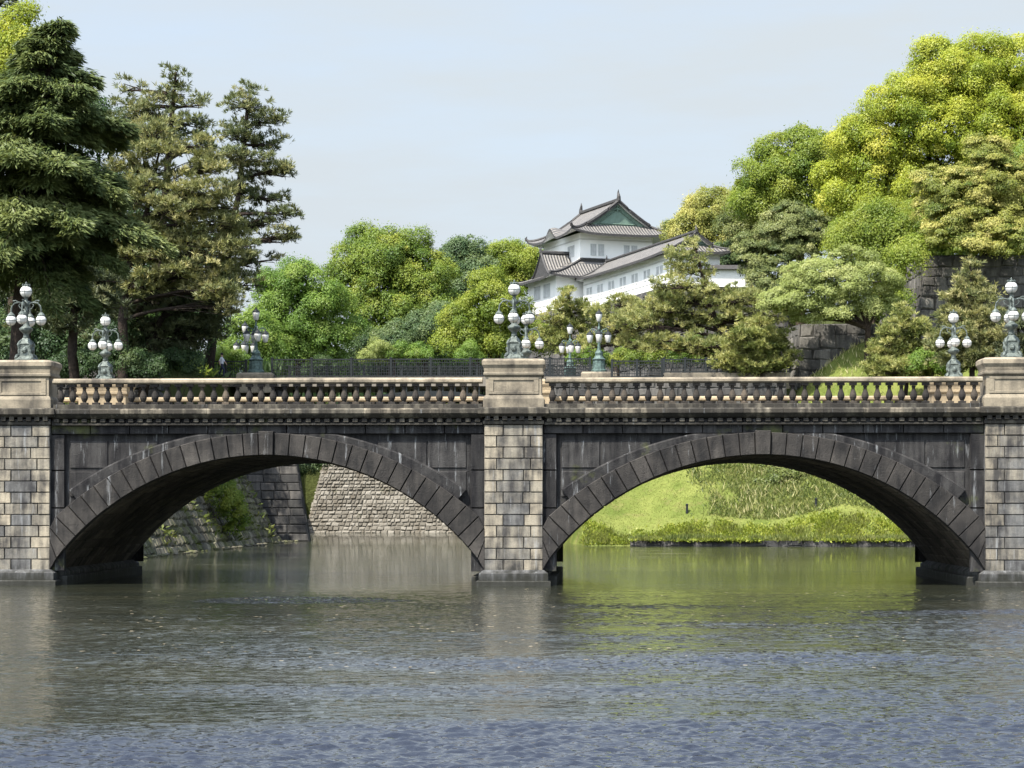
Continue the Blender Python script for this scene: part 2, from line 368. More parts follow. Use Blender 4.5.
L['cedar'] = leaf_mat('cedar_needle', (.042, .066, .028), (.098, .135, .048), (.20, .235, .088), .3)
L['grass'] = leaf_mat('grass_blade', (.11, .14, .028), (.165, .19, .045), (.25, .26, .08), .35)
L['dry_grass'] = leaf_mat('dry_grass_blade', (.34, .33, .12), (.48, .45, .22), (.62, .57, .34), .3)
L['bank'] = leaf_mat('bank_leaf', (.13, .185, .025), (.24, .29, .04), (.40, .42, .085), .35)
L['weed'] = leaf_mat('weed_blade', (.06, .09, .022), (.125, .16, .04), (.26, .26, .10), .3)

# ------------------------------------------------------------------ terrain
def height(x, y):
    x = np.asarray(x, float); y = np.asarray(y, float)
    z = np.full(np.broadcast(x, y).shape, -1.6)
    xl = np.where(y < 161.5, np.where(y < 157.5, -28.4, -27.5), np.where(y < 169, -24.6, -29.0))
    zl = 5.8 + sstep(90, 100, y) * 1.9 + sstep(138.0, 140, y) * 4.5 + sstep(45, 90, -x) * 5 + sstep(150, 240, y) * 2.0 * (x < -34)
    zl = np.where((y > 170.5) & (y < 207) & (x > -42), 5.0, zl)
    z = np.where((x < xl) & (y > 70.6), np.maximum(z, zl), z)
    zb = 12.8 + np.clip((y - 215) * .14, 0, 9)
    z = np.where((y > 207.5) & (x < 2), np.maximum(z, zb), z)
    sl = 141.7 + np.clip((-1.0 - x) / 7.0, 0, 1) * 66 + .5 * np.sin(x * .7)
    s = (y - sl) * (.60 + .36 * sstep(13.5, 19, x)) + .36 + .25 * np.sin(x * .33 + y * .2)
    cap = 11.7 + 3.0 * sstep(14.0, 20.0, x) + sstep(159.8, 161.0, y) * np.where(x > 15.0, 1.4, 0) * (x < 22.9) + sstep(163.0, 164.5, y) * np.where(x > 24.4, 7.2, 0) \
        + sstep(236, 246, y) * np.where(x < 14.8, 10.5, 2.0) + sstep(215, 300, y) * 3
    r = np.minimum(s, cap)
    z = np.where((y > sl - 1.2) & (x > -8.5), np.maximum(z, r), z)
    rb = np.minimum((x - 22.5) * 1.1 + .3, 5.8)
    z = np.where((x > 22) & (y > 70.6) & (y < 150), np.maximum(z, rb), z)
    z = np.where(y < 4, np.maximum(z, np.minimum(1.2, (4 - y) * .5 - .5)), z)
    far = sstep(330, 900, np.hypot(x, y - 100)); z = z * (1 - far) + np.maximum(z, 3.0) * far * (z > 0) + np.minimum(z, 3.0) * far * (z <= 0)
    return z
def hz(x, y): return float(height(np.array([x]), np.array([y]))[0])

xs = np.concatenate([[-6000, -2500, -1200, -600, -350], np.arange(-200, -40, 5.0), np.arange(-40, 50, .8), np.arange(50, 205, 5.0), [350, 600, 1200, 2500, 6000]])
ys = np.concatenate([[-2500, -900, -300, -100, -30], np.arange(-10, 60, 5.0), np.arange(60, 240, .8), np.arange(240, 360, 5.0), [420, 600, 1000, 2000, 4000, 7000]])
XX, YY = np.meshgrid(xs, ys); ZZ = height(XX, YY)
gv = np.stack([XX, YY, ZZ], -1).reshape(-1, 3); nx = len(xs)
ii, jj = np.meshgrid(np.arange(len(xs) - 1), np.arange(len(ys) - 1)); a0 = (jj * nx + ii).ravel()
gf = np.stack([a0, a0 + 1, a0 + nx + 1, a0 + nx], 1)
cxm = (XX[:-1, :-1] + .4).ravel(); cym = (YY[:-1, :-1] + .4).ravel()
lawn = (cym > 139) & (cym < 158.5) & (cxm > -9) & (cxm < 30)
me = bpy.data.meshes.new('ground'); me.from_pydata(gv.tolist(), [], gf.tolist()); me.materials.append(M['ground']); me.materials.append(M['lawn'])
me.polygons.foreach_set('material_index', lawn.astype(np.int32)); me.update()
ground = bpy.data.objects.new('ground', me); COL.objects.link(ground); ground['kind'] = 'structure'
# the moat: one sheet, its near part a real rippled surface
wy = [16.0]
while wy[-1] < 71.5: wy.append(wy[-1] + .034 + .0009 * (wy[-1] - 16))
wy = np.array(wy); wu = np.linspace(-1, 1, 760)
def fan(u, y): return -.041 * y + u * (.30 * y + 2.0)
WY = np.repeat(wy[:, None], len(wu), 1); WX = fan(wu[None, :], WY); WZ = np.zeros_like(WX); gust = np.zeros_like(WX); wr = np.random.default_rng(5)
for k in range(80):
    lam = math.exp(wr.uniform(math.log(.11), math.log(.50))); an = math.radians(-78 + wr.normal() * 28); sl_ = .29 * math.sqrt(2 / 80.0) * wr.uniform(.6, 1.4)
    kk = 2 * math.pi / lam; WZ += sl_ / kk * np.sin(kk * (WX * math.cos(an) + WY * math.sin(an)) + wr.uniform(0, 6.28))
for k in range(26):
    lam = math.exp(wr.uniform(math.log(4), math.log(22))); an = wr.uniform(0, 6.28); kk = 2 * math.pi / lam
    gust += np.sin(kk * (WX * math.cos(an) * .6 + WY * math.sin(an)) + wr.uniform(0, 6.28)) / math.sqrt(13)
yb = 41 + 1.8 * (WX + 1.7) + 4.5 * gust
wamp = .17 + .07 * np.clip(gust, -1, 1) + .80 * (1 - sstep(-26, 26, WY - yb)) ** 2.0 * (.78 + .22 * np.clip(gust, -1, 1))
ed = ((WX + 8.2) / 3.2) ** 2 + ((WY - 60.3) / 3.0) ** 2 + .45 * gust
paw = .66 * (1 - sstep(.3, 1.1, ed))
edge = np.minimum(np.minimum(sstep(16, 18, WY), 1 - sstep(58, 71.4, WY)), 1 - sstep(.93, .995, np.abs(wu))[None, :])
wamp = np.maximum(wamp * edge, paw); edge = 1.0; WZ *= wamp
wv = np.stack([WX, WY, WZ], -1).reshape(-1, 3); nwx = len(wu); nwy = len(wy)
ii, jj = np.meshgrid(np.arange(nwx - 1), np.arange(nwy - 1)); a0 = (jj * nwx + ii).ravel()
wf = np.stack([a0, a0 + 1, a0 + nwx + 1, a0 + nwx], 1)
y0_, y1_ = wy[0], wy[-1]; x0_, x1_, x2_, x3_ = fan(-1, y0_), fan(1, y0_), fan(-1, y1_), fan(1, y1_)
ov = np.array([(-900, -400, 0), (900, -400, 0), (900, y0_, 0), (-900, y0_, 0), (-900, y1_, 0), (900, y1_, 0), (900, 330, 0), (-900, 330, 0), (x0_, y0_, 0), (x2_, y1_, 0), (x1_, y0_, 0), (x3_, y1_, 0)], float)
b0 = len(wv); of = np.array([(0, 1, 2, 3), (4, 5, 6, 7), (3, 8, 9, 4), (10, 2, 5, 11)]) + b0
me = bpy.data.meshes.new('water'); wV = np.concatenate([wv, ov]).astype(np.float32); wF = np.concatenate([wf, of]).astype(np.int32)
me.vertices.add(len(wV)); me.vertices.foreach_set('co', wV.ravel()); me.loops.add(wF.size); me.loops.foreach_set('vertex_index', wF.ravel())
me.polygons.add(len(wF)); me.polygons.foreach_set('loop_start', np.arange(0, wF.size, 4, dtype=np.int32)); me.polygons.foreach_set('loop_total', np.full(len(wF), 4, np.int32))
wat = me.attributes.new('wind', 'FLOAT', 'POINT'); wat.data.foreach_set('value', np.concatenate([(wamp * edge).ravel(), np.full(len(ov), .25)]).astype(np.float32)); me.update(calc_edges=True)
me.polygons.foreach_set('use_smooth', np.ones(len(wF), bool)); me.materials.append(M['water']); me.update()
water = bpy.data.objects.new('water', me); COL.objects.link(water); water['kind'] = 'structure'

# ------------------------------------------------------------------ stone walls
def stone_face(mb, A, B, C, D, sh, sw, dep=.07, jit=.25, rough=True, big=1.0):
    """A-B along the foot, D-C along the top; outward normal is (B-A)x(D-A)"""
    A, B, C, D = map(Vector, (A, B, C, D))
    wid = ((B - A).length + (C - D).length) / 2; hei = ((D - A).length + (C - B).length) / 2
    def P(u, v): return A * (1 - u) * (1 - v) + B * u * (1 - v) + C * u * v + D * (1 - u) * v
    nv = max(2, int(hei / sh)); vs = [0.0]
    for k in range(nv): vs.append(vs[-1] + 1 + random.uniform(-jit, jit))
    vs = [v / vs[-1] for v in vs]
    for k in range(nv):
        nu = max(2, int(wid / sw * random.uniform(.85, 1.2))); us = [0.0]
        for q in range(nu): us.append(us[-1] + 1 + random.uniform(-1.6 * jit, 1.6 * jit))
        us = [u / us[-1] for u in us]
        for q in range(nu):
            j = lambda: random.uniform(-.16, .16) * (vs[k + 1] - vs[k]) * (1 if rough else .15)
            ju = lambda: random.uniform(-.10, .10) / nu * (1 if rough else .15)
            cl = lambda t: min(1, max(0, t))
            quad = [P(cl(us[q] + ju()), cl(vs[k] + j())), P(cl(us[q + 1] + ju()), cl(vs[k] + j())), P(cl(us[q + 1] + ju()), cl(vs[k + 1] + j())), P(cl(us[q] + ju()), cl(vs[k + 1] + j()))]
            mb.block(quad, dep * random.uniform(.5, 1.5), dep * random.uniform(.5, 1.1), .02)
def prism(mb, A, B, C, D, back):
    A, B, C, D = map(Vector, (A, B, C, D)); k = Vector(back)
    V = [A, B, C, D, A + k, B + k, C + k, D + k]
    mb.raw(V, [(0, 1, 2, 3), (5, 4, 7, 6), (0, 4, 5, 1), (3, 2, 6, 7), (0, 3, 7, 4), (1, 5, 6, 2)], .12)
def wall(name, label, faces, mat, sh, sw, dep=.08, rough=True):
    mb = MB()
    for (A, B, C, D, back) in faces:
        stone_face(mb, A, B, C, D, sh, sw, dep, .25 if rough else .12, rough); prism(mb, A, B, C, D, back)
    return tag(mb.build(name, mat), label, 'wall')

# mossy battered wall of the left bank, seen through the left arch
wall('retaining_wall', 'mossy sloping rubble wall of the left bank, seen through the left arch',
     [((-24.3, 86, -.6), (-23.6, 158.5, -.6), (-28.2, 158.5, 8.0), (-28.9, 86, 8.0), (-3, 0, -.3))], M['mossy_wall'], .52, .75, .12)
# abutment of the iron bridge
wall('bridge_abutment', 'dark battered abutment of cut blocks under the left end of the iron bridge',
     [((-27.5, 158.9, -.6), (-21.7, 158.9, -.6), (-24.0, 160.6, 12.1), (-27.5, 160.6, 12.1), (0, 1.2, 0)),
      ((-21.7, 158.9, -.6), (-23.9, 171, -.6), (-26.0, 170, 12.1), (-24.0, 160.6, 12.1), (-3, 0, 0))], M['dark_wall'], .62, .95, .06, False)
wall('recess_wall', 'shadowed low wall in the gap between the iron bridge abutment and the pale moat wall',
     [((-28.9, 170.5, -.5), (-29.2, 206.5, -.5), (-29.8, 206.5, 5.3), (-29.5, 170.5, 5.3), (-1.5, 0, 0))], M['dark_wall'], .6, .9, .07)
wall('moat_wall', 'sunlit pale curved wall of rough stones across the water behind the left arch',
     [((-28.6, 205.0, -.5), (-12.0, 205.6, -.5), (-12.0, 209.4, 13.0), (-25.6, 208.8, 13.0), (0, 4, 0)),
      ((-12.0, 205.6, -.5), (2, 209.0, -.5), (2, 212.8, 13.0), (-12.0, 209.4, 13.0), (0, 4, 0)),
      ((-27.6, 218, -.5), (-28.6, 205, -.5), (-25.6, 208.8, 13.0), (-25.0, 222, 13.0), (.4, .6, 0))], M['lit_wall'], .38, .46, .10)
wall('terrace_wall', 'long dark stone wall under the pines behind the left lamps',
     [((-70, 136.5, 5.5), (-28.6, 137.0, 6.5), (-29.0, 138.4, 12.7), (-70, 138.0, 13.2), (0, 2, 0)), ((-28.6, 137.0, 6.5), (-28.6, 159, 6.5), (-29.0, 159, 12.6), (-29.0, 138.4, 12.7), (-2, 0, 0))], M['dark_wall'], .8, 1.2, .08, False)
wall('corner_wall', 'low dark stone corner wall behind the light green spreading tree',
     [((14.5, 158.5, 9.0), (23.7, 158.5, 9.0), (23.7, 159.6, 16.2), (14.9, 159.6, 16.2), (0, 1.5, 0)),
      ((12.2, 174, 9.0), (14.5, 158.5, 9.0), (14.9, 159.6, 16.2), (12.8, 174, 16.2), (1.5, 0, 0))], M['rampart'], .8, 1.15, .09, True)
wall('rampart_wall', 'tall grey block rampart under the trees at the right, its left corner upright',
     [((24.0, 161.5, 12.5), (60, 161.5, 12.5), (60, 162.7, 21.6), (24.4, 162.7, 21.6), (0, 2, 0)),
      ((23.5, 182, 12.5), (24.0, 161.5, 12.5), (24.4, 162.7, 21.6), (23.9, 182, 21.6), (2, 0, 0))], M['rampart'], .8, 1.15, .09, True)
wall('embankment_wall', 'dark rubble wall below the iron fences, glimpsed between the balusters right of the middle pier',
     [((-4.2, 156.0, 6.5), (13.6, 156.0, 6.5), (13.6, 156.4, 11.75), (-4.2, 156.4, 11.75), (0, 1, 0))], M['dark_wall'], .55, .8, .07)
wall('shore_wall', 'low dark quay edge half hidden by reeds at the foot of the grass slope',
     [((2.0, 140.2, -.4), (24, 139.8, -.4), (24, 140.0, .36), (2.0, 140.4, .36), (0, 2.2, 0))], M['dark_wall'], .45, .9, .05)

# ------------------------------------------------------------------ the stone bridge
S = F / 71.0
def bx(px): return at(px, HOR, 71.0).x
def zz(py): return EYE + (HOR - py) / S
xL, xcL, xcR, xR = bx(50), bx(484), bx(543), bx(985)
PW = xcR - xcL; XC = (xcL + xcR) / 2
piers = [xL - PW / 2, XC, xR + PW / 2]
NEAR, FARY = 71.0, 83.9; YM = (NEAR + FARY) / 2
ZTOP = zz(418); R_IN = 9.0
bridge = thing('stone_bridge', 'double arched stone bridge with balustrade crossing the moat', 'bridge', (XC, YM, 0))
def P_(o): o.matrix_parent_inverse = bridge.matrix_basis.inverted(); return o
def bpart(name, mb, mats, parent=None, smooth=False):
    if parent is None: return P_(mb.build(name, mats, bridge, smooth))
    return mb.build(name, mats, parent, smooth)
bpy.context.view_layer.update()
def side(s):          # y of a point 'off' metres inside the face, for the near (0) or far (1) side
    return (lambda off: NEAR + off) if s == 0 else (lambda off: FARY - off)
arches = [(xL, xcL), (xcR, xR)]
for (xa, xb) in arches:
    xm = (xa + xb) / 2; hs = (xb - xa) / 2
    zc = zz(455) - R_IN; phim = math.asin(min(hs / R_IN, .999)) + .015
    tv = lambda k: .76 + .30 * k * k
    th = lambda k: tv(k) + .14 + .40 * k ** 1.3
    pt = lambda phi, r: (xm + r * math.sin(phi), zc + r * math.cos(phi))
    for s in (0, 1):
        fy = side(s); fl = (lambda q: q) if s == 0 else (lambda q: q[::-1])
        def V3(p, off): return (p[0], fy(off), p[1])
        # spandrel sheet (recessed) from the ring up to the cornice
        sp = MB(); N = 72
        xs_ = [xa + (xb - xa) * i / N for i in range(N + 1)]
        def zr(x):
            d = abs(x - xm)
            return zc + math.sqrt(max((R_IN + .25) ** 2 - d * d, 0)) if d < R_IN else zc
        for i in range(N):
            sp.poly(fl([(xs_[i], fy(.34), zr(xs_[i])), (xs_[i + 1], fy(.34), zr(xs_[i + 1])), (xs_[i + 1], fy(.34), ZTOP), (xs_[i], fy(.34), ZTOP)]), .5)
        # frame of the sunk panel: two blocks high, joints left open
        zt = zz(433.5)
        for (x0, x1) in ((xa - .05, xa + .46), (xb - .46, xb + .05)):
            zs = [zz(572), zz(545), zz(508), zz(470), zt]
            for k in range(4): sp.block(fl([(x0, fy(.33), zs[k]), (x1, fy(.33), zs[k]), (x1, fy(.33), zs[k + 1]), (x0, fy(.33), zs[k + 1])]), .16, .02, .006, random.uniform(.2, .8))
        nb = 11
        for k in range(nb):
            x0 = xa + (xb - xa) * k / nb; x1 = xa + (xb - xa) * (k + 1) / nb
            sp.block(fl([(x0, fy(.33), zt), (x1, fy(.33), zt), (x1, fy(.33), ZTOP), (x0, fy(.33), ZTOP)]), .18, .015, .004, random.uniform(.2, .9))
        # large panel slabs
        for (x0, x1, z0, z1) in ((xa + .6, xa + 1.9, zz(468), zz(440)), (xa + 1.93, xa + 3.6, zz(468), zz(440)), (xa + .6, xa + 1.55, zz(497), zz(471)),
                                 (xb - 1.9, xb - .6, zz(468), zz(440)), (xb - 3.6, xb - 1.93, zz(468), zz(440)), (xb - 1.55, xb - .6, zz(497), zz(471))):
            sp.block(fl([(x0, fy(.335), z0), (x1, fy(.335), z0), (x1, fy(.335), z1), (x0, fy(.335), z1)]), .03, .02, .008, random.uniform(.5, 1))
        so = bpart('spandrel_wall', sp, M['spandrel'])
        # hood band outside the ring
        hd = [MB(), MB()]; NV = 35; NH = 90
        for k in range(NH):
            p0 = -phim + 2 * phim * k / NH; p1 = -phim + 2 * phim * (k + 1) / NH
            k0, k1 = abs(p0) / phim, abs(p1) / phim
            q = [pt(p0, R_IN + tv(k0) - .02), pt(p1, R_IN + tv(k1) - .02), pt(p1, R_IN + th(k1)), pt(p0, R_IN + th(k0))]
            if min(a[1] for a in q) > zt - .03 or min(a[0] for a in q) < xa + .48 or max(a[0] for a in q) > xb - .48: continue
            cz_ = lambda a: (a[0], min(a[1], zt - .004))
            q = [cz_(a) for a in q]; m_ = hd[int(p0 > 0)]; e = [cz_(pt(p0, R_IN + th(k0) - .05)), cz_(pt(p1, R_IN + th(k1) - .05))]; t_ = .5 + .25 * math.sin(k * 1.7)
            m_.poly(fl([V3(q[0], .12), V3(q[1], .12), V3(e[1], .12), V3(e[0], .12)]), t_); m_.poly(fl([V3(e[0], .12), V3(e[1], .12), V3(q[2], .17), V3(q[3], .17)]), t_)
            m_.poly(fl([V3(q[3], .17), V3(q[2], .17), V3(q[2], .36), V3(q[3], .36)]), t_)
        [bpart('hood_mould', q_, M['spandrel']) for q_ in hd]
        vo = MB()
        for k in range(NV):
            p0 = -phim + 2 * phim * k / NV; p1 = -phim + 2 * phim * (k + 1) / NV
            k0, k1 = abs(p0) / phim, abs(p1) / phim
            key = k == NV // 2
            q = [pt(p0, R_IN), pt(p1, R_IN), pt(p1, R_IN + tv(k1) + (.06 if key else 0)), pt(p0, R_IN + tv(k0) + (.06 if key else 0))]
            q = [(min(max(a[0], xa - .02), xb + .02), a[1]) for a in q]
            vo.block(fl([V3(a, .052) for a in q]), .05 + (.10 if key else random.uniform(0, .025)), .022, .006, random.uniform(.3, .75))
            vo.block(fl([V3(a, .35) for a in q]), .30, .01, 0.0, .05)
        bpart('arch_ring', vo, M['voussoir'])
    # barrel soffit: rows of vault stones
    sf = MB(); NS = 40; NY = 14
    for k in range(NS):
        p0 = -phim + 2 * phim * k / NS; p1 = -phim + 2 * phim * (k + 1) / NS
        off = .5 if k % 2 else 0
        a, b = pt(p0, R_IN - .0), pt(p1, R_IN - .0)
        y0, y1 = NEAR + .33, FARY - .33
        sf.poly([(a[0], y0, a[1]), (b[0], y0, b[1]), (b[0], y1, b[1]), (a[0], y1, a[1])], .2)
        for j in range(NY + 1):
            ya = max(y0, y0 + (y1 - y0) * (j - off) / NY); yb = min(y1, y0 + (y1 - y0) * (j + 1 - off) / NY)
            if yb - ya < .05: continue
            sf.block([(a[0], yb, a[1]), (b[0], yb, b[1]), (b[0], ya, b[1]), (a[0], ya, a[1])], .035, .03, .01)
    bpart('soffit', sf, M['soffit'])

# piers with alternating quoins
for pi_, px in enumerate(piers):
    h = PW / 2; ext0 = px - h if pi_ != 0 else px - h; ext1 = px + h
    pr = MB(); pr.box(px - h + .01, px + h - .01, NEAR + .06, FARY - .06, -1.5, ZTOP, .2)
    nC = 13; zb, zt = zz(571), zz(424.5)
    for s in (0, 1):
        fy = side(s); fl = (lambda q: q) if s == 0 else (lambda q: q[::-1])
        for k in range(nC):
            z0 = zb + (zt - zb) * k / nC; z1 = zb + (zt - zb) * (k + 1) / nC
            wq = .64 if k % 2 == 0 else .42
            wqr = wq + random.uniform(-.03, .03)
            low = .25 if k < 4 else 0
            for (x0, x1, t) in ((px - h, px - h + wq, random.uniform(.5, 1) - low * random.random()), (px - h + wq, px + h - wqr, random.choice((.24, .34, .42, .48, .54, .6))), (px + h - wqr, px + h, random.uniform(.62, 1) - low * random.random())):
                pr.block(fl([(x0, fy(.058), z0), (x1, fy(.058), z0), (x1, fy(.058), z1), (x0, fy(.058), z1)]), random.uniform(.05, .075), .016, .008, t)
    po = bpart('pier', pr, M['granite'])
    pl = MB()
    pl.stack([(px - h - .17, px + h + .17, NEAR - .22, FARY + .22, zz(581)), (px - h - .17, px + h + .17, NEAR - .22, FARY + .22, zz(573.5)), (px - h - .02, px + h + .02, NEAR - .05, FARY + .05, zz(570))], .12)
    pl.box(px - h - .26, px + h + .26, NEAR - .32, FARY + .32, -1.5, zz(580.8), .2, 0, .03)
    pl.box(px - h - .45, px + h + .45, NEAR + .5, FARY - .5, -1.5, zz(577), .1, 0, .03)
    bpart('plinth', pl, M['granite'], po)
    # capital under the pedestal
    for s in (0, 1):
        cp = MB(); fy = side(s)
        ya, yb = sorted((fy(-.06), fy(1.2)))
        cp.box(px - h - .03, px + h + .03, ya, yb, zz(424.3), zz(420.5), .5, 0, .02)
        for q in range(7):
            xx = px - h + .05 + (PW - .1 - .16) * q / 6; y0, y1 = sorted((fy(-.14), fy(-.055)))
            cp.box(xx, xx + .16, y0, y1, zz(420.4), zz(415.5), random.uniform(.2, .7), 0, .02)
        ya, yb = sorted((fy(-.24), fy(1.2)))
        cp.stack([(px - h - .10, px + h + .10, ya + .13, yb, zz(416.6)), (px - h - .20, px + h + .20, ya, yb, zz(413.5)), (px - h - .20, px + h + .20, ya, yb, zz(408.5)), (px - h - .12, px + h + .12, ya + .09, yb, zz(407.2))], .6)
        bpart('capital', cp, M['cornice'], po)
    # pedestals (near and far)
    for s in (0, 1):
        fy = side(s); pd = MB(); hw = PW / 2 - .03; DP = 1.25
        def rg(o, z): y0, y1 = sorted((fy(-o + .02), fy(DP + o))); return (px - hw - o, px + hw + o, y0, y1, z)
        pd.stack([rg(.06, zz(407.3)), rg(.06, zz(398.5)), rg(.02, zz(396)), rg(-.02, zz(395))], .45)
        pd.stack([rg(-.025, zz(395.2)), rg(-.025, zz(376))], .55)
        y0, y1 = sorted((fy(-.03), fy(.1)))
        f = [(px - hw + .28, y0 if s == 0 else y1, zz(391.5)), (px + hw - .28, y0 if s == 0 else y1, zz(391.5)), (px + hw - .28, y0 if s == 0 else y1, zz(380)), (px - hw + .28, y0 if s == 0 else y1, zz(380))]
        yy_ = fy(.043)
        for (x0, x1, z0, z1) in ((px - hw + .12, px + hw - .12, zz(394), zz(391.5)), (px - hw + .12, px + hw - .12, zz(380), zz(377.5)), (px - hw + .12, px - hw + .28, zz(391.4), zz(380.1)), (px + hw - .28, px + hw - .12, zz(391.4), zz(380.1))):
            a, b = sorted((yy_ - .03 if s == 0 else yy_ + .03, yy_)); pd.box(x0, x1, a, b + .001, z0, z1, .5, 0, .008)
        pd.stack([rg(-.0, zz(376.2)), rg(.05, zz(374.5)), rg(.05, zz(372.5)), rg(.01, zz(371.5))], .35)
        ped = bpart('pedestal', pd, M['ashlar'] if s == 0 else M['far_ashlar'])
        ca = MB(); ca.stack([rg(.02, zz(371.6)), rg(.04, zz(368)), rg(.10, zz(364.5)), rg(.10, zz(360.6)), rg(.03, zz(358.8)), rg(-.2, zz(358))], .7)
        bpart('cap', ca, M['ashlar'] if s == 0 else M['far_ashlar'], ped)

# cornice runs, balustrades and deck
dk = MB(); dk.box(piers[0] - 40, piers[2] + 40, NEAR + 1.2, FARY - 1.2, zz(425), zz(409.5), .5); bpart('deck', dk, M['asphalt'])
bal_prof = [(r_ * 1.22, z_) for r_, z_ in [(.085, 0), (.085, .06), (.055, .075), (.05, .10), (.075, .15), (.098, .22), (.098, .29), (.075, .38), (.05, .46), (.044, .52), (.058, .55), (.058, .575), (.048, .59), (.085, .615), (.085, .69)]]
def baluster(mb, x, y, z, t):
    mb.box(x - .115, x + .115, y - .115, y + .115, z, z + .075, t, 0, .008)
    mb.lathe([(r, q) for r, q in bal_prof[2:13]], (x, y, z), 10, t)
    mb.box(x - .115, x + .115, y - .115, y + .115, z + .60, z + .70, t, 0, .008)
bays = [(piers[0] + PW / 2, piers[1] - PW / 2), (piers[1] + PW / 2, piers[2] - PW / 2)]
ext = [(piers[0] - 16, piers[0] - PW / 2), (piers[2] + PW / 2, piers[2] + 16)]
far_ind = 0; far_rest = MB(); bal_proto = None
for s in (0, 1):
    fy = side(s)
    for bi, (x0, x1) in enumerate(bays + ext):
        x0 += .06; x1 -= .06
        nseg = max(4, int((x1 - x0) / 1.23)); cn = MB()
        for k in range(nseg):
            a = x0 + (x1 - x0) * k / nseg + .004; b = x0 + (x1 - x0) * (k + 1) / nseg - .004; t = random.uniform(.2, 1)
            def rg(o, z): y0, y1 = sorted((fy(-o), fy(1.25))); return (a, b, y0, y1, z)
            cn.stack([rg(-.02, zz(417.8)), rg(.04, zz(416.5)), rg(.16, zz(413)), rg(.16, zz(409.5)), rg(.10, zz(408))], t)
        y0, y1 = sorted((fy(.0), fy(.155)))
        cn.box(x0, x1, y0 + .005, y1, zz(424.5), zz(422.4), .15)
        nd = int((x1 - x0) / .31)
        for k in range(nd):
            xx = x0 + (x1 - x0) * (k + .5) / nd; y0, y1 = sorted((fy(-.03), fy(.10)))
            cn.box(xx - .085, xx + .085, y0, y1, zz(422.0), zz(418.3), random.uniform(.1, .6), 0, .02)
        bpart('cornice', cn, M['cornice'])
        if bi >= 2:
            ab = MB(); q = [(x0 - .1, fy(.2), -1.5), (x1 + .1, fy(.2), -1.5), (x1 + .1, fy(.2), ZTOP), (x0 - .1, fy(.2), ZTOP)]
            if s: q = q[::-1]
            stone_face(ab, *q, .55, 1.1, .05, .12, False); y0, y1 = sorted((fy(.19), fy(4))); ab.box(x0 - .1, x1 + .1, y0, y1, -1.5, ZTOP, .2)
            bpart('abutment_wall', ab, M['granite'])
        mt = M['ashlar'] if s == 0 else M['far_ashlar']
        bl = MB(); y0, y1 = sorted((fy(.05), fy(.45)))
        for k in range(nseg):
            a = x0 + (x1 - x0) * k / nseg; b = x0 + (x1 - x0) * (k + 1) / nseg
            bl.box(a + .003, b - .003, y0, y1, zz(408.2), zz(403.6), random.uniform(.1, .6), 0, .012)
        balus = bpart('balustrade', bl, M['cornice'] if s == 0 else mt)
        rl = MB(); y0, y1 = sorted((fy(.06), fy(.44)))
        nr = 5
        for k in range(nr):
            a = x0 + (x1 - x0) * k / nr; b = x0 + (x1 - x0) * (k + 1) / nr
            rl.stack([(a + .002, b - .002, y0 + .05, y1 - .05, zz(382.8)), (a + .002, b - .002, y0, y1, zz(381.4)), (a + .002, b - .002, y0, y1, zz(379)), (a + .002, b - .002, y0 + .06, y1 - .06, zz(377.3))], random.uniform(.5, .9))
        bpart('hand_rail', rl, mt, balus)
        n = int(round((x1 - x0 - .1) / .405)); zb = zz(403.7)
        if bi < 2 or s == 0:
            for k in range(n):
                xx = x0 + .05 + (x1 - x0 - .1) * (k + .5) / n
                own = (s == 0 and bi < 2) or (s == 1 and far_ind < 28)
                t = random.uniform(.0, .9)
                if own:
                    if s == 1: far_ind += 1
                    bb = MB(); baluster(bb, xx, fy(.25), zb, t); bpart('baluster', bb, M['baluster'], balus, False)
                else: baluster(far_rest, xx, fy(.25), zb, t)
fr = bpart('baluster', far_rest, M['baluster']); fr['kind'] = 'stuff'

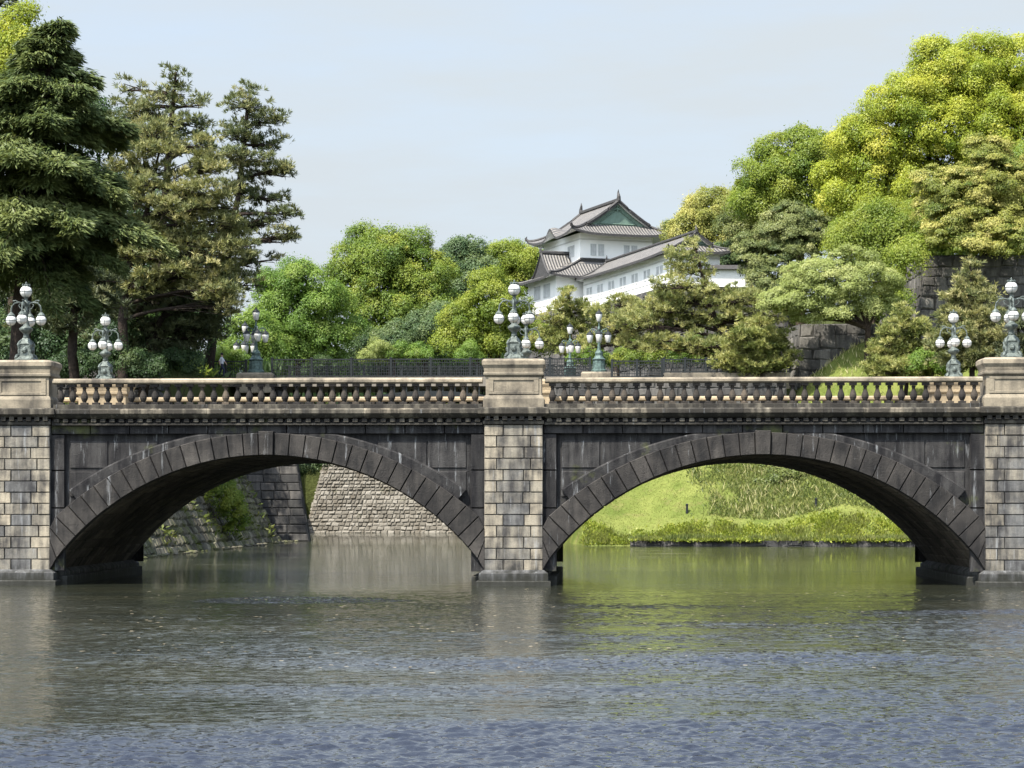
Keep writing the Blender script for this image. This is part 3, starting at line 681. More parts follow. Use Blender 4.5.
# ------------------------------------------------------------------ bridge lamps
def make_lamp():
    root = thing('street_lamp', 'x', 'lamp')
    b = MB()
    b.stack([(-.36, .36, -.36, .36, 0), (-.36, .36, -.36, .36, .06), (-.29, .29, -.29, .29, .12), (-.24, .24, -.24, .24, .16), (-.22, .22, -.22, .22, .52), (-.25, .25, -.25, .25, .58), (-.17, .17, -.17, .17, .68), (-.11, .11, -.11, .11, .78)], .4)
    for k in range(4):
        a = k * math.pi / 2 + math.pi / 4; ca, sa = math.cos(a), math.sin(a)
        P = lambda r, z: (ca * r, sa * r, z)
        b.tube([P(.40, .04), P(.45, .10), P(.40, .17), P(.32, .22), P(.30, .40), P(.34, .54), P(.28, .63), P(.18, .72)], [.05, .06, .055, .045, .045, .06, .05, .03], 6)
        a = k * math.pi / 2; ca, sa = math.cos(a), math.sin(a)
        b.sphere((ca * .225, sa * .225, .36), .11, 8, 6)
    b.v = [(x * .88, y * .88, z) for x, y, z in b.v]; b.build('base', M['patina'], root)
    c = MB(); c.lathe([(.11, .76), (.10, .84), (.09, .92), (.14, .97), (.21, 1.03), (.235, 1.10), (.16, 1.16), (.10, 1.20), (.085, 1.30), (.07, 1.40), (.065, 1.6), (.10, 1.64), (.075, 1.7), (.06, 1.85), (.11, 1.93), (.115, 1.99), (.06, 2.05), (.05, 2.12), (.09, 2.16), (.12, 2.18)], (0, 0, 0), 10)
    c.build('column', M['patina'], root, True)
    for k in range(4):
        a = k * math.pi / 2; ca, sa = math.cos(a), math.sin(a); P = lambda r, z: (ca * r, sa * r, z)
        m = MB(); m.tube([P(.04, 1.86), P(.14, 1.97), P(.26, 2.0), P(.40, 1.97), P(.49, 1.86), P(.515, 1.72), P(.515, 1.62)], [.03, .034, .03, .03, .028, .026, .03], 6)
        m.tube([P(.26, 2.0), P(.36, 2.06), P(.45, 2.04)], [.022, .02, .03], 5); m.tube([P(.08, 1.75), P(.2, 1.8), P(.26, 1.9), P(.2, 1.95)], .018, 5)
        m.lathe([(.03, 1.56 + .10), (.06, 1.64), (.09, 1.60), (.13, 1.555), (.13, 1.535)][::-1], (ca * .515, sa * .515, 0), 10)
        arm = m.build('arm', M['patina'], root)
        gl = MB(); gl.sphere((ca * .515, sa * .515, 1.385), .178, 16, 10); go = gl.build('globe', M['globe'], root, True)
        st = MB(); ring(st, (ca * .515, sa * .515, 1.385), .181); st.sphere((ca * .515, sa * .515, 1.20), .022, 6, 4); st.build('strap', M['patina'], go)
    gl = MB(); gl.sphere((0, 0, 2.36), .205, 16, 10); go = gl.build('globe', M['globe'], root, True)
    st = MB(); ring(st, (0, 0, 2.36), .208); st.build('strap', M['patina'], go)
    cr = MB(); cr.lathe([(.13, 2.53), (.14, 2.56), (.08, 2.58), (.03, 2.62), (.035, 2.66), (.004, 2.70)], (0, 0, 0), 10)
    for k in range(8):
        a = k * math.pi / 4; cr.tube([(.115 * math.cos(a), .115 * math.sin(a), 2.54), (.135 * math.cos(a), .135 * math.sin(a), 2.58), (.11 * math.cos(a), .11 * math.sin(a), 2.62)], [.018, .016, .01], 4)
    cr.build('crown_finial', M['patina'], root)
    return root
def ring(mb, c, r):
    for a in (0, math.pi / 2):
        pts = [(c[0] + r * math.cos(t) * math.cos(a), c[1] + r * math.cos(t) * math.sin(a), c[2] + r * math.sin(t)) for t in [2 * math.pi * k / 20 for k in range(21)]]
        mb.tube(pts, .007, 4)
    pts = [(c[0] + r * math.cos(t), c[1] + r * math.sin(t), c[2]) for t in [2 * math.pi * k / 20 for k in range(21)]]
    mb.tube(pts, .009, 4)
lamp0 = make_lamp(); first = True
lab = {(0, 0): 'five globe green bronze lamp on the near pedestal at the left end of the bridge', (1, 0): 'five globe green bronze lamp on the near pedestal over the middle pier',
       (2, 0): 'five globe green bronze lamp on the near pedestal at the right end of the bridge', (0, 1): 'smaller looking five globe lamp on the far balustrade near the left pier',
       (1, 1): 'five globe lamp partly hidden behind the middle pier lamp', (2, 1): 'smaller looking five globe lamp on the far balustrade near the right pier'}
rot = {(0, 0): 0, (1, 0): -1, (2, 0): -3, (0, 1): 1, (1, 1): 1, (2, 1): -2}
for i in range(3):
    for s in (0, 1):
        o = lamp0 if first else copy_tree(lamp0); first = False
        o.location = (piers[i], NEAR + .64 if s == 0 else FARY - .64, zz(358) - .01); o.rotation_euler = (0, 0, math.radians(rot[i, s]))
        tag(o, lab[i, s], 'lamp', 'globe lamps on the stone bridge')

# ------------------------------------------------------------------ iron bridge behind
DZ = 12.35
ib = thing('iron_bridge', 'dark iron bridge with lattice railings behind the stone balustrade', 'bridge', (-12, 164, 0))
bpy.context.view_layer.update()
def ibp(name, mb, mat, parent=None):
    if parent is not None: return mb.build(name, mat, parent)
    o = mb.build(name, mat, ib); o.matrix_parent_inverse = ib.matrix_basis.inverted(); return o
xi0, xi1 = at(272, 370, 160).x, at(590, 370, 160).x
d = MB(); d.box(xi0 - 4, xi1 + 6, 160.0, 169.0, DZ - .7, DZ, .5); ibp('deck', d, M['asphalt'])
for yg in (160.2, 164.5, 168.6):
    gd = MB()
    for k in range(24):
        x0 = xi0 + 1 + (xi1 - xi0 - 2) * k / 24; x1 = xi0 + 1 + (xi1 - xi0 - 2) * (k + 1) / 24
        f = lambda x: 8.0 + 2.8 * (1 - ((x - (xi0 + xi1) / 2) / ((xi1 - xi0) / 2)) ** 2)
        gd.raw([(x0, yg - .12, f(x0)), (x1, yg - .12, f(x1)), (x1, yg + .12, f(x1)), (x0, yg + .12, f(x0)), (x0, yg - .12, f(x0) + .5), (x1, yg - .12, f(x1) + .5), (x1, yg + .12, f(x1) + .5), (x0, yg + .12, f(x0) + .5)],
               [(0, 3, 2, 1), (4, 5, 6, 7), (0, 1, 5, 4), (2, 3, 7, 6)])
        gd.box(x0 - .06, x0 + .06, yg - .06, yg + .06, f(x0) + .4, DZ - .7)
    ibp('arch_girder', gd, M['iron'])
def railing(parent_fn, x0, x1, y, z0, h, npanel, post_name='post'):
    r = MB(); r.box(x0, x1, y - .05, y + .05, z0 + h - .09, z0 + h, .5); r.box(x0, x1, y - .04, y + .04, z0 + .06, z0 + .14, .5); r.box(x0, x1, y - .03, y + .03, z0 + h - .32, z0 + h - .27, .5)
    r.box(x0, x1, y - .03, y + .03, z0 + .32, z0 + .36, .5)
    w = (x1 - x0) / npanel
    for k in range(npanel):
        a = x0 + w * k; nb = max(6, int(w / .17))
        for q in range(1, nb):
            xx = a + w * q / nb; r.box(xx - .017, xx + .017, y - .017, y + .017, z0 + .12, z0 + h - .05, .5)
        nr = max(3, int(w / .42))
        for q in range(nr):      # pierced roundels in the middle band
            cx = a + w * (q + .5) / nr; cz = z0 + h * .52; rr = min(.17, w / nr / 2 * .9)
            r.tube([(cx + rr * math.cos(t), y, cz + rr * math.sin(t)) for t in [2 * math.pi * i / 10 for i in range(11)]], .03, 4)
    o = parent_fn('railing', r, M['iron'])
    for k in range(npanel + 1):
        p = MB(); xx = x0 + w * k; p.box(xx - .085, xx + .085, y - .085, y + .085, z0, z0 + h + .05, .5, 0, .01); p.box(xx - .11, xx + .11, y - .11, y + .11, z0 + h + .04, z0 + h + .1, .5, 0, .02)
        parent_fn(post_name, p, M['iron'], o)
railing(ibp, xi0, xi1, 160.1, DZ, 1.38, 8)
railing(ibp, xi0, xi1, 168.9, DZ, 1.38, 8)
def make_far_lamp():
    root = thing('lantern_lamp', 'x', 'lamp')
    b = MB(); b.lathe([(.62, 0), (.62, .18), (.52, .25), (.48, .9), (.56, 1.0), (.42, 1.1), (.30, 1.3), (.33, 1.5), (.2, 1.7)], (0, 0, 0), 12); b.build('base', M['patina_far'], root)
    c = MB(); c.lathe([(.18, 1.65), (.12, 2.0), (.10, 2.5), (.17, 2.56), (.10, 2.7), (.08, 3.3), (.12, 3.4), (.06, 3.6), (.05, 3.85), (.14, 3.95)], (0, 0, 0), 10); c.build('column', M['patina_far'], root)
    def lant(x, y, z, nm):
        g_ = MB(); g_.lathe([(.12, 0), (.18, .06), (.255, .45), (.265, .6)], (x, y, z), 12); go = g_.build('lantern', M['globe'], root, True)
        k_ = MB(); k_.lathe([(.29, .60), (.28, .66), (.14, .80), (.05, .88), (.05, .95), (.004, 1.02)], (x, y, z), 12); k_.build('lantern_cap', M['iron'], go)
    for k in range(4):
        a = k * math.pi / 2; ca, sa = math.cos(a), math.sin(a); P = lambda r, z: (ca * r, sa * r, z)
        m = MB(); m.tube([P(.08, 2.95), P(.3, 3.3), P(.55, 3.4), P(.68, 3.25), P(.70, 3.05)], [.05, .05, .05, .045, .04], 6); m.tube([P(.1, 3.3), P(.3, 3.05), P(.5, 3.1), P(.45, 3.3)], .035, 5)
        m.build('arm', M['patina_far'], root); lant(ca * .70, sa * .70, 2.30, 'l')
    lant(0, 0, 3.92, 't')
    return root
fl0 = make_far_lamp()
flamps = [(599, 160.0, 0, .97, 'broad based lantern lamp with dark caps, right one of the pair near the middle pier'),
          (570, 169.5, 10, .93, 'slimmer lantern lamp between the broad based one and the middle pedestal'),
          (256, 160.0, 20, 1.02, 'lantern lamp with dark caps before the pale green tree at the left'),
          (245, 169.5, 5, .97, 'lantern lamp half hidden behind another at the left end of the iron bridge')]
for i, (px, Y, r, sc, lb) in enumerate(flamps):
    o = fl0 if i == 0 else copy_tree(fl0)
    p = at(px, 376, Y); o.location = (p.x, Y, DZ + .3); o.scale = (sc,) * 3; o.rotation_euler = (0, 0, math.radians(r)); tag(o, lb, 'lamp', 'lantern lamps of the iron bridge')
for i, (px, Y, lb) in enumerate(((599, 160, 'low pale stone block under the right lantern lamp'), (256, 160, 'low pale stone block under the left lantern lamp'), (570, 169.5, 'stone block under the far lantern lamp near the middle pedestal'), (245, 169.5, 'stone block under the far lantern lamp at the left'))):
    m = MB(); x = at(px, 376, Y).x; w = 1.35 if i < 2 else 1.0
    m.stack([(x - w, x + w, Y - .9, Y + .9, DZ - 1.2), (x - w, x + w, Y - .9, Y + .9, DZ + .18), (x - w + .1, x + w - .1, Y - .8, Y + .8, DZ + .31)], .6)
    tag(m.build('lamp_plinth', M['ashlar']), lb, 'plinth', 'plinths of the lantern lamps')
def fence(label, px0, px1, Y, z0, h, n, base=True):
    x0, x1 = at(px0, 370, Y).x, at(px1, 370, Y).x
    root = thing('iron_fence', label, 'fence', ((x0 + x1) / 2, Y, z0)); bpy.context.view_layer.update()
    def fn(name, mb, mat, parent=None):
        if parent is not None: return mb.build(name, mat, parent)
        o = mb.build(name, mat, root); o.matrix_parent_inverse = root.matrix_basis.inverted(); return o
    railing(fn, x0, x1, Y, z0, h, n)
    if base:
        m = MB(); ns = max(2, int((x1 - x0) / 1.6))
        for k in range(ns):
            a = x0 + (x1 - x0) * k / ns; b = x0 + (x1 - x0) * (k + 1) / ns; m.box(a + .004, b - .004, Y - .28, Y + .28, z0 - 1.2, z0 - .002, None, 0, .02)
        fn('kerb', m, M['ashlar'])
fence('black iron fence on a pale kerb in front of the leaning pine trunk', 664, 790, 157.3, 12.42, 1.05, 6)
fence('black iron fence behind the right lantern lamps, left of the pine trunk', 612, 662, 158, 12.1, 1.3, 2)
fence('thin dark fence at the left end of the iron bridge by the walking person', 205, 246, 160, 12.2, 1.4, 2, False)

# ------------------------------------------------------------------ castle
PHI = math.radians(22.0)
def roof_grid(mb_top, mb_under, av, bv, hf, uvmode, T, th=.20, smooth=True):
    """height-field roof patch; top goes to mb_top with tile uv, underside and rim to mb_under"""
    na, nb = len(av), len(bv); base = len(mb_top.v)
    for b in bv:
        for a in av: mb_top.v.append(tuple(T(a, b, hf(a, b))))
    for j in range(nb - 1):
        for i in range(na - 1):
            q = (base + j * na + i, base + j * na + i + 1, base + (j + 1) * na + i + 1, base + (j + 1) * na + i)
            mb_top.f.append(q); mb_top.t.append(.5); mb_top.m.append(0)
            am, bm = (av[i] + av[i + 1]) / 2, (bv[j] + bv[j + 1]) / 2
            md = uvmode(am, bm)
            cs = [(av[i], bv[j]), (av[i + 1], bv[j]), (av[i + 1], bv[j + 1]), (av[i], bv[j + 1])]
            mb_top.uv[len(mb_top.f) - 1] = [((b, abs(a)) if md == 0 else (a, abs(b))) for a, b in cs]
    ub = len(mb_under.v)
    for b in bv:
        for a in av: mb_under.v.append(tuple(T(a, b, hf(a, b) - th)))
    for j in range(nb - 1):
        for i in range(na - 1):
            mb_under.f.append((ub + j * na + i, ub + (j + 1) * na + i, ub + (j + 1) * na + i + 1, ub + j * na + i + 1)); mb_under.t.append(.5); mb_under.m.append(0)
    # rim
    edge = [(i, 0) for i in range(na)] + [(na - 1, j) for j in range(1, nb)] + [(i, nb - 1) for i in range(na - 2, -1, -1)] + [(0, j) for j in range(nb - 2, 0, -1)]
    for k in range(len(edge)):
        i0, j0 = edge[k]; i1, j1 = edge[(k + 1) % len(edge)]
        A = T(av[i0], bv[j0], hf(av[i0], bv[j0])); B = T(av[i1], bv[j1], hf(av[i1], bv[j1])); dn = Vector((0, 0, th + .03))
        mb_under.poly([A, B, B - dn, A - dn], .5, 1)
def finish_top(mb, name, parent):
    o = mb.build(name, M['tile'], parent); me = o.data; uv = me.uv_layers.new(name='UVMap')
    for fi, cs in mb.uv.items():
        pl = me.polygons[fi]
        for li, c in zip(pl.loop_indices, cs): uv.data[li].uv = c
    return o
def lin(a, b, n): return [a + (b - a) * i / n for i in range(n + 1)]
def irimoya(root, T, A, B, gB, Hh, hs, up, bumpf=None, gable=True, orn=1.0, th=.2):
    """hip-and-gable roof; T maps local (a across, b along, h) to the parent's space"""
    pr = lambda t: .68 * t + .32 * t * t
    h1 = lambda a: Hh * pr(max(0, 1 - abs(a) / A)); h2 = lambda b: hs * pr(max(0, (B - abs(b)) / (B - gB)))
    upf = lambda a, b: up * (abs(a) / A) ** 4 * (abs(b) / B) ** 4 + (bumpf(a, b) if bumpf else 0)
    a1 = 0
    for k in range(400):
        if h1(A * k / 400) <= hs: a1 = A * k / 400; break
    top, und = MB(), MB()
    roof_grid(top, und, lin(-A, A, 40), lin(-gB, gB, 40), lambda a, b: h1(a) + upf(a, b), lambda a, b: 0, T, th)
    for s in (-1, 1):
        bv = lin(s * gB, s * B, 8)
        roof_grid(top, und, lin(-A, A, 44), bv, lambda a, b: min(h1(a), h2(b)) + upf(a, b), lambda a, b: 0 if h1(a) < h2(b) else 1, T, th)
        roof_grid(top, und, lin(-a1, a1, 24), [s * gB, s * (gB + .45)], lambda a, b: h1(a) + .01, lambda a, b: 0, T, th)
    ro = finish_top(top, 'roof', root); und.build('eave_soffit', [M['plaster'], M['ridge']], ro)
    rg = MB(); rr = .17 * orn
    zt = h1(0)
    rg.tube([T(0, b, zt + .16) for b in lin(-gB - .5, gB + .5, 6)], rr * 1.35, 6)
    for s in (-1, 1):
        e = T(0, s * (gB + .45), zt)
        rg.tube([T(0, s * (gB + .35), zt + .1), T(0, s * (gB + .42), zt + .5 * orn), T(0, s * (gB + .25), zt + .95 * orn), T(0, s * (gB + .32), zt + 1.3 * orn)], [.26 * orn, .2 * orn, .11 * orn, .02], 6)
        for q in (-1, 1):
            rg.tube([T(q * a, s * (gB + .38), h1(a) + .08) for a in lin(0.05, a1, 8)], rr, 5)
            rg.tube([T(q * a1 * .93, s * b, h1(a1 * .93) + .08) for b in lin(gB - .2, gB + .6, 3)], rr * .9, 5)
            n = 10; pts = []
            for k in range(n + 1):
                t = k / n; b = gB + (B - gB) * t; 
                # hip line: where the two slopes agree
                lo, hi = 0, A
                for _ in range(30):
                    mid = (lo + hi) / 2
                    if h1(mid) > h2(b): lo = mid
                    else: hi = mid
                pts.append(T(q * lo, s * b, h2(b) + upf(lo, b) + .06))
            rg.tube(pts, rr, 5)
            rg.tube([pts[-1], pts[-1] + Vector((0, 0, .25 * orn)) + (pts[-1] - pts[-2]).normalized() * .15, pts[-1] + Vector((0, 0, .5 * orn))], [rr * 1.2, rr * .9, .02], 5)
    rg.build('ridge_tiles', M['ridge'], ro)
    if gable:
        for s in (-1, 1):
            gb = MB(); N = 16; av = lin(-a1, a1, N)
            for i in range(N):
                gb.poly([T(av[i], s * (gB - .02), hs - .25), T(av[i + 1], s * (gB - .02), hs - .25), T(av[i + 1], s * (gB - .02), h1(av[i + 1])), T(av[i], s * (gB - .02), h1(av[i]))], .5)
            k = .62
            gb.tube([T(-a1 * k, s * (gB + .03), hs + .15), T(0, s * (gB + .03), hs + .15 + (h1(0) - hs) * k), T(a1 * k, s * (gB + .03), hs + .15), T(-a1 * k, s * (gB + .03), hs + .15)], .06, 4)
            gb.tube([T(-.45, s * (gB + .08), h1(0) - .95), T(0, s * (gB + .12), h1(0) - .75), T(.45, s * (gB + .08), h1(0) - .95)], [.05, .14, .05], 5); gb.tube([T(0, s * (gB + .1), h1(0) - .4), T(0, s * (gB + .12), h1(0) - 1.1)], [.1, .05], 5)
            gb.build('gable', M['gable_green'], ro)
    return ro
def window_pair(root, T, a, z, axis, w=.62, h=1.05, gap=.34):
    """two slatted plaster windows; T(offset along wall, out, z)"""
    for q in (-1, 1):
        c = a + q * (w + gap) / 2; m = MB()
        def bx_(x0, x1, o0, o1, z0, z1, t=.5):
            V = [T(x, o, zq) for zq in (z0, z1) for o in (o0, o1) for x in (x0, x1)]
            m.raw(V, [(0, 2, 3, 1), (4, 5, 7, 6), (0, 1, 5, 4), (2, 6, 7, 3), (0, 4, 6, 2), (1, 3, 7, 5)], t)
        bx_(c - w / 2 - .05, c + w / 2 + .05, .0, .06, z - .05, z); bx_(c - w / 2 - .05, c + w / 2 + .05, .0, .06, z + h, z + h + .05)
        for k in range(4):
            xx = c - w / 2 + w * k / 3; bx_(xx - .045, xx + .045, .0, .05, z, z + h)
        wo = m.build('window', M['shutter'], root)
        m2 = MB(); m2.poly([T(c - w / 2, .012, z), T(c + w / 2, .012, z), T(c + w / 2, .012, z + h), T(c - w / 2, .012, z + h)]); m2.build('pane', M['dark_pane'], wo)

tur = thing('castle_turret', 'two storey white castle turret with curved grey tiled roofs and a green gable', 'castle tower', (-2.16, 230, 0), PHI)
ZB = 23.7
w = MB(); w.box(0, 8.5, 0, 11.1, 27.5, 32.1, .5); w.build('upper_wall', M['plaster'], tur)
w = MB(); w.box(-3.2, 9.5, -1.2, 7.6, ZB - .2, 27.4, .5); w.build('lower_wall', M['plaster'], tur)
w = MB(); w.box(-3.24, 9.5, -1.24, 7.6, ZB + .55, ZB + .67, .5); w.box(-.03, 8.53, -.03, 11.13, 31.35, 31.5, .5); w.build('wall_band', M['plaster_trim'], tur)
bump = lambda a, b: 1.15 * math.exp(-((b + .2) / 1.15) ** 2) * float(sstep(-.62, -.97, a / 6.0)) if a < 0 else 0.0
irimoya(tur, lambda a, b, h: Vector((4.5 + a, 5.55 + b, 31.95 + h)), 6.0, 7.0, 5.2, 3.75, 1.15, .6, bump, True, 1.0, .22)
# lower skirt roof with a gabled dormer towards the left
U0, U1, V0, V1 = -4.35, 9.9, -2.35, 8.8
def hl(a, b):
    base = 2.0 * min((a - U0) / 4.4, (b - V0) / 2.4, (V1 - b) / 3.0, 1.0); base = base * .7 + .3 * base * max(base, 0) / 2.0
    cu = .4 * (abs((a - 2.7) / 7.2) ** 6) * (abs((b - 3.2) / 5.6) ** 6) if a < 2.7 else 0
    r = base + cu
    if a >= U0 + 1.1:
        t = 1 - abs(b - 3.2) / 2.7
        if t > 0: r = max(r, .25 + 2.7 * (.6 * t + .4 * t * t))
    return r
top, und = MB(), MB(); Tl = lambda a, b, h: Vector((a, b, 27.15 + h))
avs = sorted(lin(U0, .6, 24) + [U0 + 1.099, U0 + 1.101] + lin(.9, U1, 14))
roof_grid(top, und, avs, lin(V0, V1, 56), hl, lambda a, b: 1 if (abs(b - 3.2) < 2.7 and hl(a, b) > 2.0 * (a - U0) / 4.4 + .1) or b < V0 + 2.0 else 0, Tl, .22)
lro = finish_top(top, 'roof', tur); und.build('eave_soffit', [M['plaster'], M['ridge']], lro)
rg = MB(); rg.tube([Tl(a, 3.2, 3.05) for a in lin(U0 + 1.05, .2, 4)], .2, 6); rg.tube([Tl(U0 + 1.05, 3.2, 3.0), Tl(U0 + 1.0, 3.2, 3.4), Tl(U0 + 1.1, 3.2, 3.7)], [.22, .14, .02], 5)
for q in (-1, 1): rg.tube([Tl(U0 + 1.05, 3.2 + q * t * 2.7, hl(U0 + 1.2, 3.2 + q * t * 2.7) + .06) for t in lin(0, 1, 8)], .15, 5)
rg.tube([Tl(U0 + 4.4 * t, V0 + 2.4 * t, hl(U0 + 4.4 * t, V0 + 2.4 * t) + .06) for t in lin(0.0, 1, 8)], .15, 5)
rg.tube([Tl(a, -.08, 2.1) for a in lin(0, 8.5, 3)], .16, 5); rg.build('ridge_tiles', M['ridge'], lro)
gb = MB(); N = 12; bv = lin(.8, 5.6, N)
for i in range(N): gb.poly([Tl(U0 + 1.06, bv[i], .3), Tl(U0 + 1.06, bv[i + 1], .3), Tl(U0 + 1.06, bv[i + 1], hl(U0 + 1.2, bv[i + 1]) - .02), Tl(U0 + 1.06, bv[i], hl(U0 + 1.2, bv[i]) - .02)])
gb.build('gable', M['ridge'], lro)
Tf = lambda x, o, z: (x, -o, z); Tl_ = lambda x, o, z: (-o, x, z); Tll = lambda x, o, z: (-3.2 - o, x, z)
window_pair(tur, Tf, 2.0, 29.75, 0, .60, 1.15, .3); window_pair(tur, Tf, 5.9, 29.75, 0, .60, 1.15, .3)
window_pair(tur, Tl_, 2.6, 29.75, 1, .8, 1.15, .25)
window_pair(tur, Tll, 4.6, 25.2, 1, .8, 1.35, .25); window_pair(tur, Tll, 1.6, 25.2, 1, .8, 1.35, .25)

PW2 = math.radians(18.8)
gal = thing('castle_gallery', 'long white gallery with a row of paired windows and a tiled roof beside the turret', 'building', (-2.7, 228, 0), PW2)
LEN = 28.5
w = MB(); w.box(.9, 5.5, -LEN + .9, -.2, ZB - .1, 26.75, .5); w.build('wall', M['plaster'], gal)
w = MB(); w.box(.86, 5.54, -LEN + .86, -.24, ZB + .55, ZB + .66, .5); w.box(.86, 5.54, -LEN + .86, -.24, 26.1, 26.25, .5); w.build('wall_band', M['plaster_trim'], gal)
irimoya(gal, lambda a, b, h: Vector((3.2 + a, -LEN / 2 + b, 26.7 + h)), 3.2, LEN / 2, LEN / 2 - 1.5, 1.9, .75, .3, None, True, .62, .22)
Tg = lambda x, o, z: (.9 - o, x, z)
for k in range(7): window_pair(gal, Tg, -2.3 - 3.55 * k, 24.75, 1, .58, .95, .46)
pw = thing('plaster_wall', 'short low white wall with a tiled coping right of the gallery', 'wall', (12.3, 203, 0), math.radians(8)); w = MB(); w.box(-2.2, 1.9, -.2, .2, 23.4, 25.1, .5); w.build('wall', M['plaster'], pw)
w = MB(); w.raw([(-2.4, -.6, 25.05), (2.1, -.6, 25.05), (2.1, .6, 25.05), (-2.4, .6, 25.05), (-2.4, 0, 25.5), (2.1, 0, 25.5)], [(0, 1, 5, 4), (2, 3, 4, 5), (0, 4, 3), (1, 2, 5), (0, 3, 2, 1)], .5); w.build('coping', M['ridge'], pw)
# stone base under the castle
def cl(root, u, v, z):
    c, s = math.cos(root.rotation_euler.z), math.sin(root.rotation_euler.z); return (root.location.x + c * u - s * v, root.location.y + s * u + c * v, z)
A_, B_ = cl(tur, -3.5, 8.0, ZB - .15), cl(tur, -3.5, -1.5, ZB - .15); C_ = cl(gal, .6, -3.0, ZB - .15); D_ = cl(gal, .6, -LEN + .6, ZB - .15); E_ = cl(gal, 12.5, -LEN + .6, ZB - .15)
def low(p, dx, dy): return (p[0] + dx, p[1] + dy, 11.0)
fc = []
for (p, q, dxp, dyp, dxq, dyq, bk) in ((A_, B_, -3.5, 0, -3.5, -3, (4, 3, 0)), (B_, C_, -3.5, -3, -3.5, -3, (2, 4, 0)), (C_, D_, -3.5, -3, -3.5, -3, (4, 2, 0)), (D_, E_, -3.5, -3, 0, -3.5, (0, 4, 0))):
    fc.append((low(p, dxp, dyp), low(q, dxq, dyq), q, p, bk))
wall('foundation_wall', 'weathered stone base under the white castle turret and gallery', fc, M['dark_wall'], .8, 1.1, .08)

# ------------------------------------------------------------------ foliage
def unit(a): return a / np.maximum(np.linalg.norm(a, axis=-1, keepdims=True), 1e-6)
def rdir(n): return unit(rng.normal(size=(n, 3)))
def diamonds(P, T, N, ln, wd):
    """leaf-shaped quads: P centre, T long axis, N rough normal"""
    T = unit(T); B = unit(np.cross(N, T)); ln = np.asarray(ln)[:, None] / 2; wd = np.asarray(wd)[:, None] / 2
    return np.stack([P - T * ln, P + B * wd - T * ln * .1, P + T * ln, P - B * wd - T * ln * .1], 1)
def limb(mb, a, b, r0, r1, sag=.0, n=6, wob=.15):
    a, b = Vector(a), Vector(b); L_ = (b - a).length; pts = []
    o = Vector((random.uniform(-1, 1), random.uniform(-1, 1), random.uniform(-.5, 1))) * wob * L_
    for i in range(n + 1):
        t = i / n; p = a.lerp(b, t) + o * (t * (1 - t)) + Vector((0, 0, sag * L_ * 4 * t * (1 - t))); pts.append(p)
    mb.tube(pts, [r0 + (r1 - r0) * i / n for i in range(n + 1)], 6)
    return pts
def tree_root(name, label, cat, base, group=None):
    return thing(name, label, cat, base, 0, group)
def finish_tree(root, trunk, V, tone, leafm, barkm):
    base = np.array(root.location)
    trunk.v = [(a - base[0], b - base[1], c - base[2]) for a, b, c in trunk.v]
    if trunk.f: trunk.build('trunk', barkm, root, True)
    V = V - base[None, None, :]
    np_mesh('crown', V.astype(np.float32), tone, leafm, root)

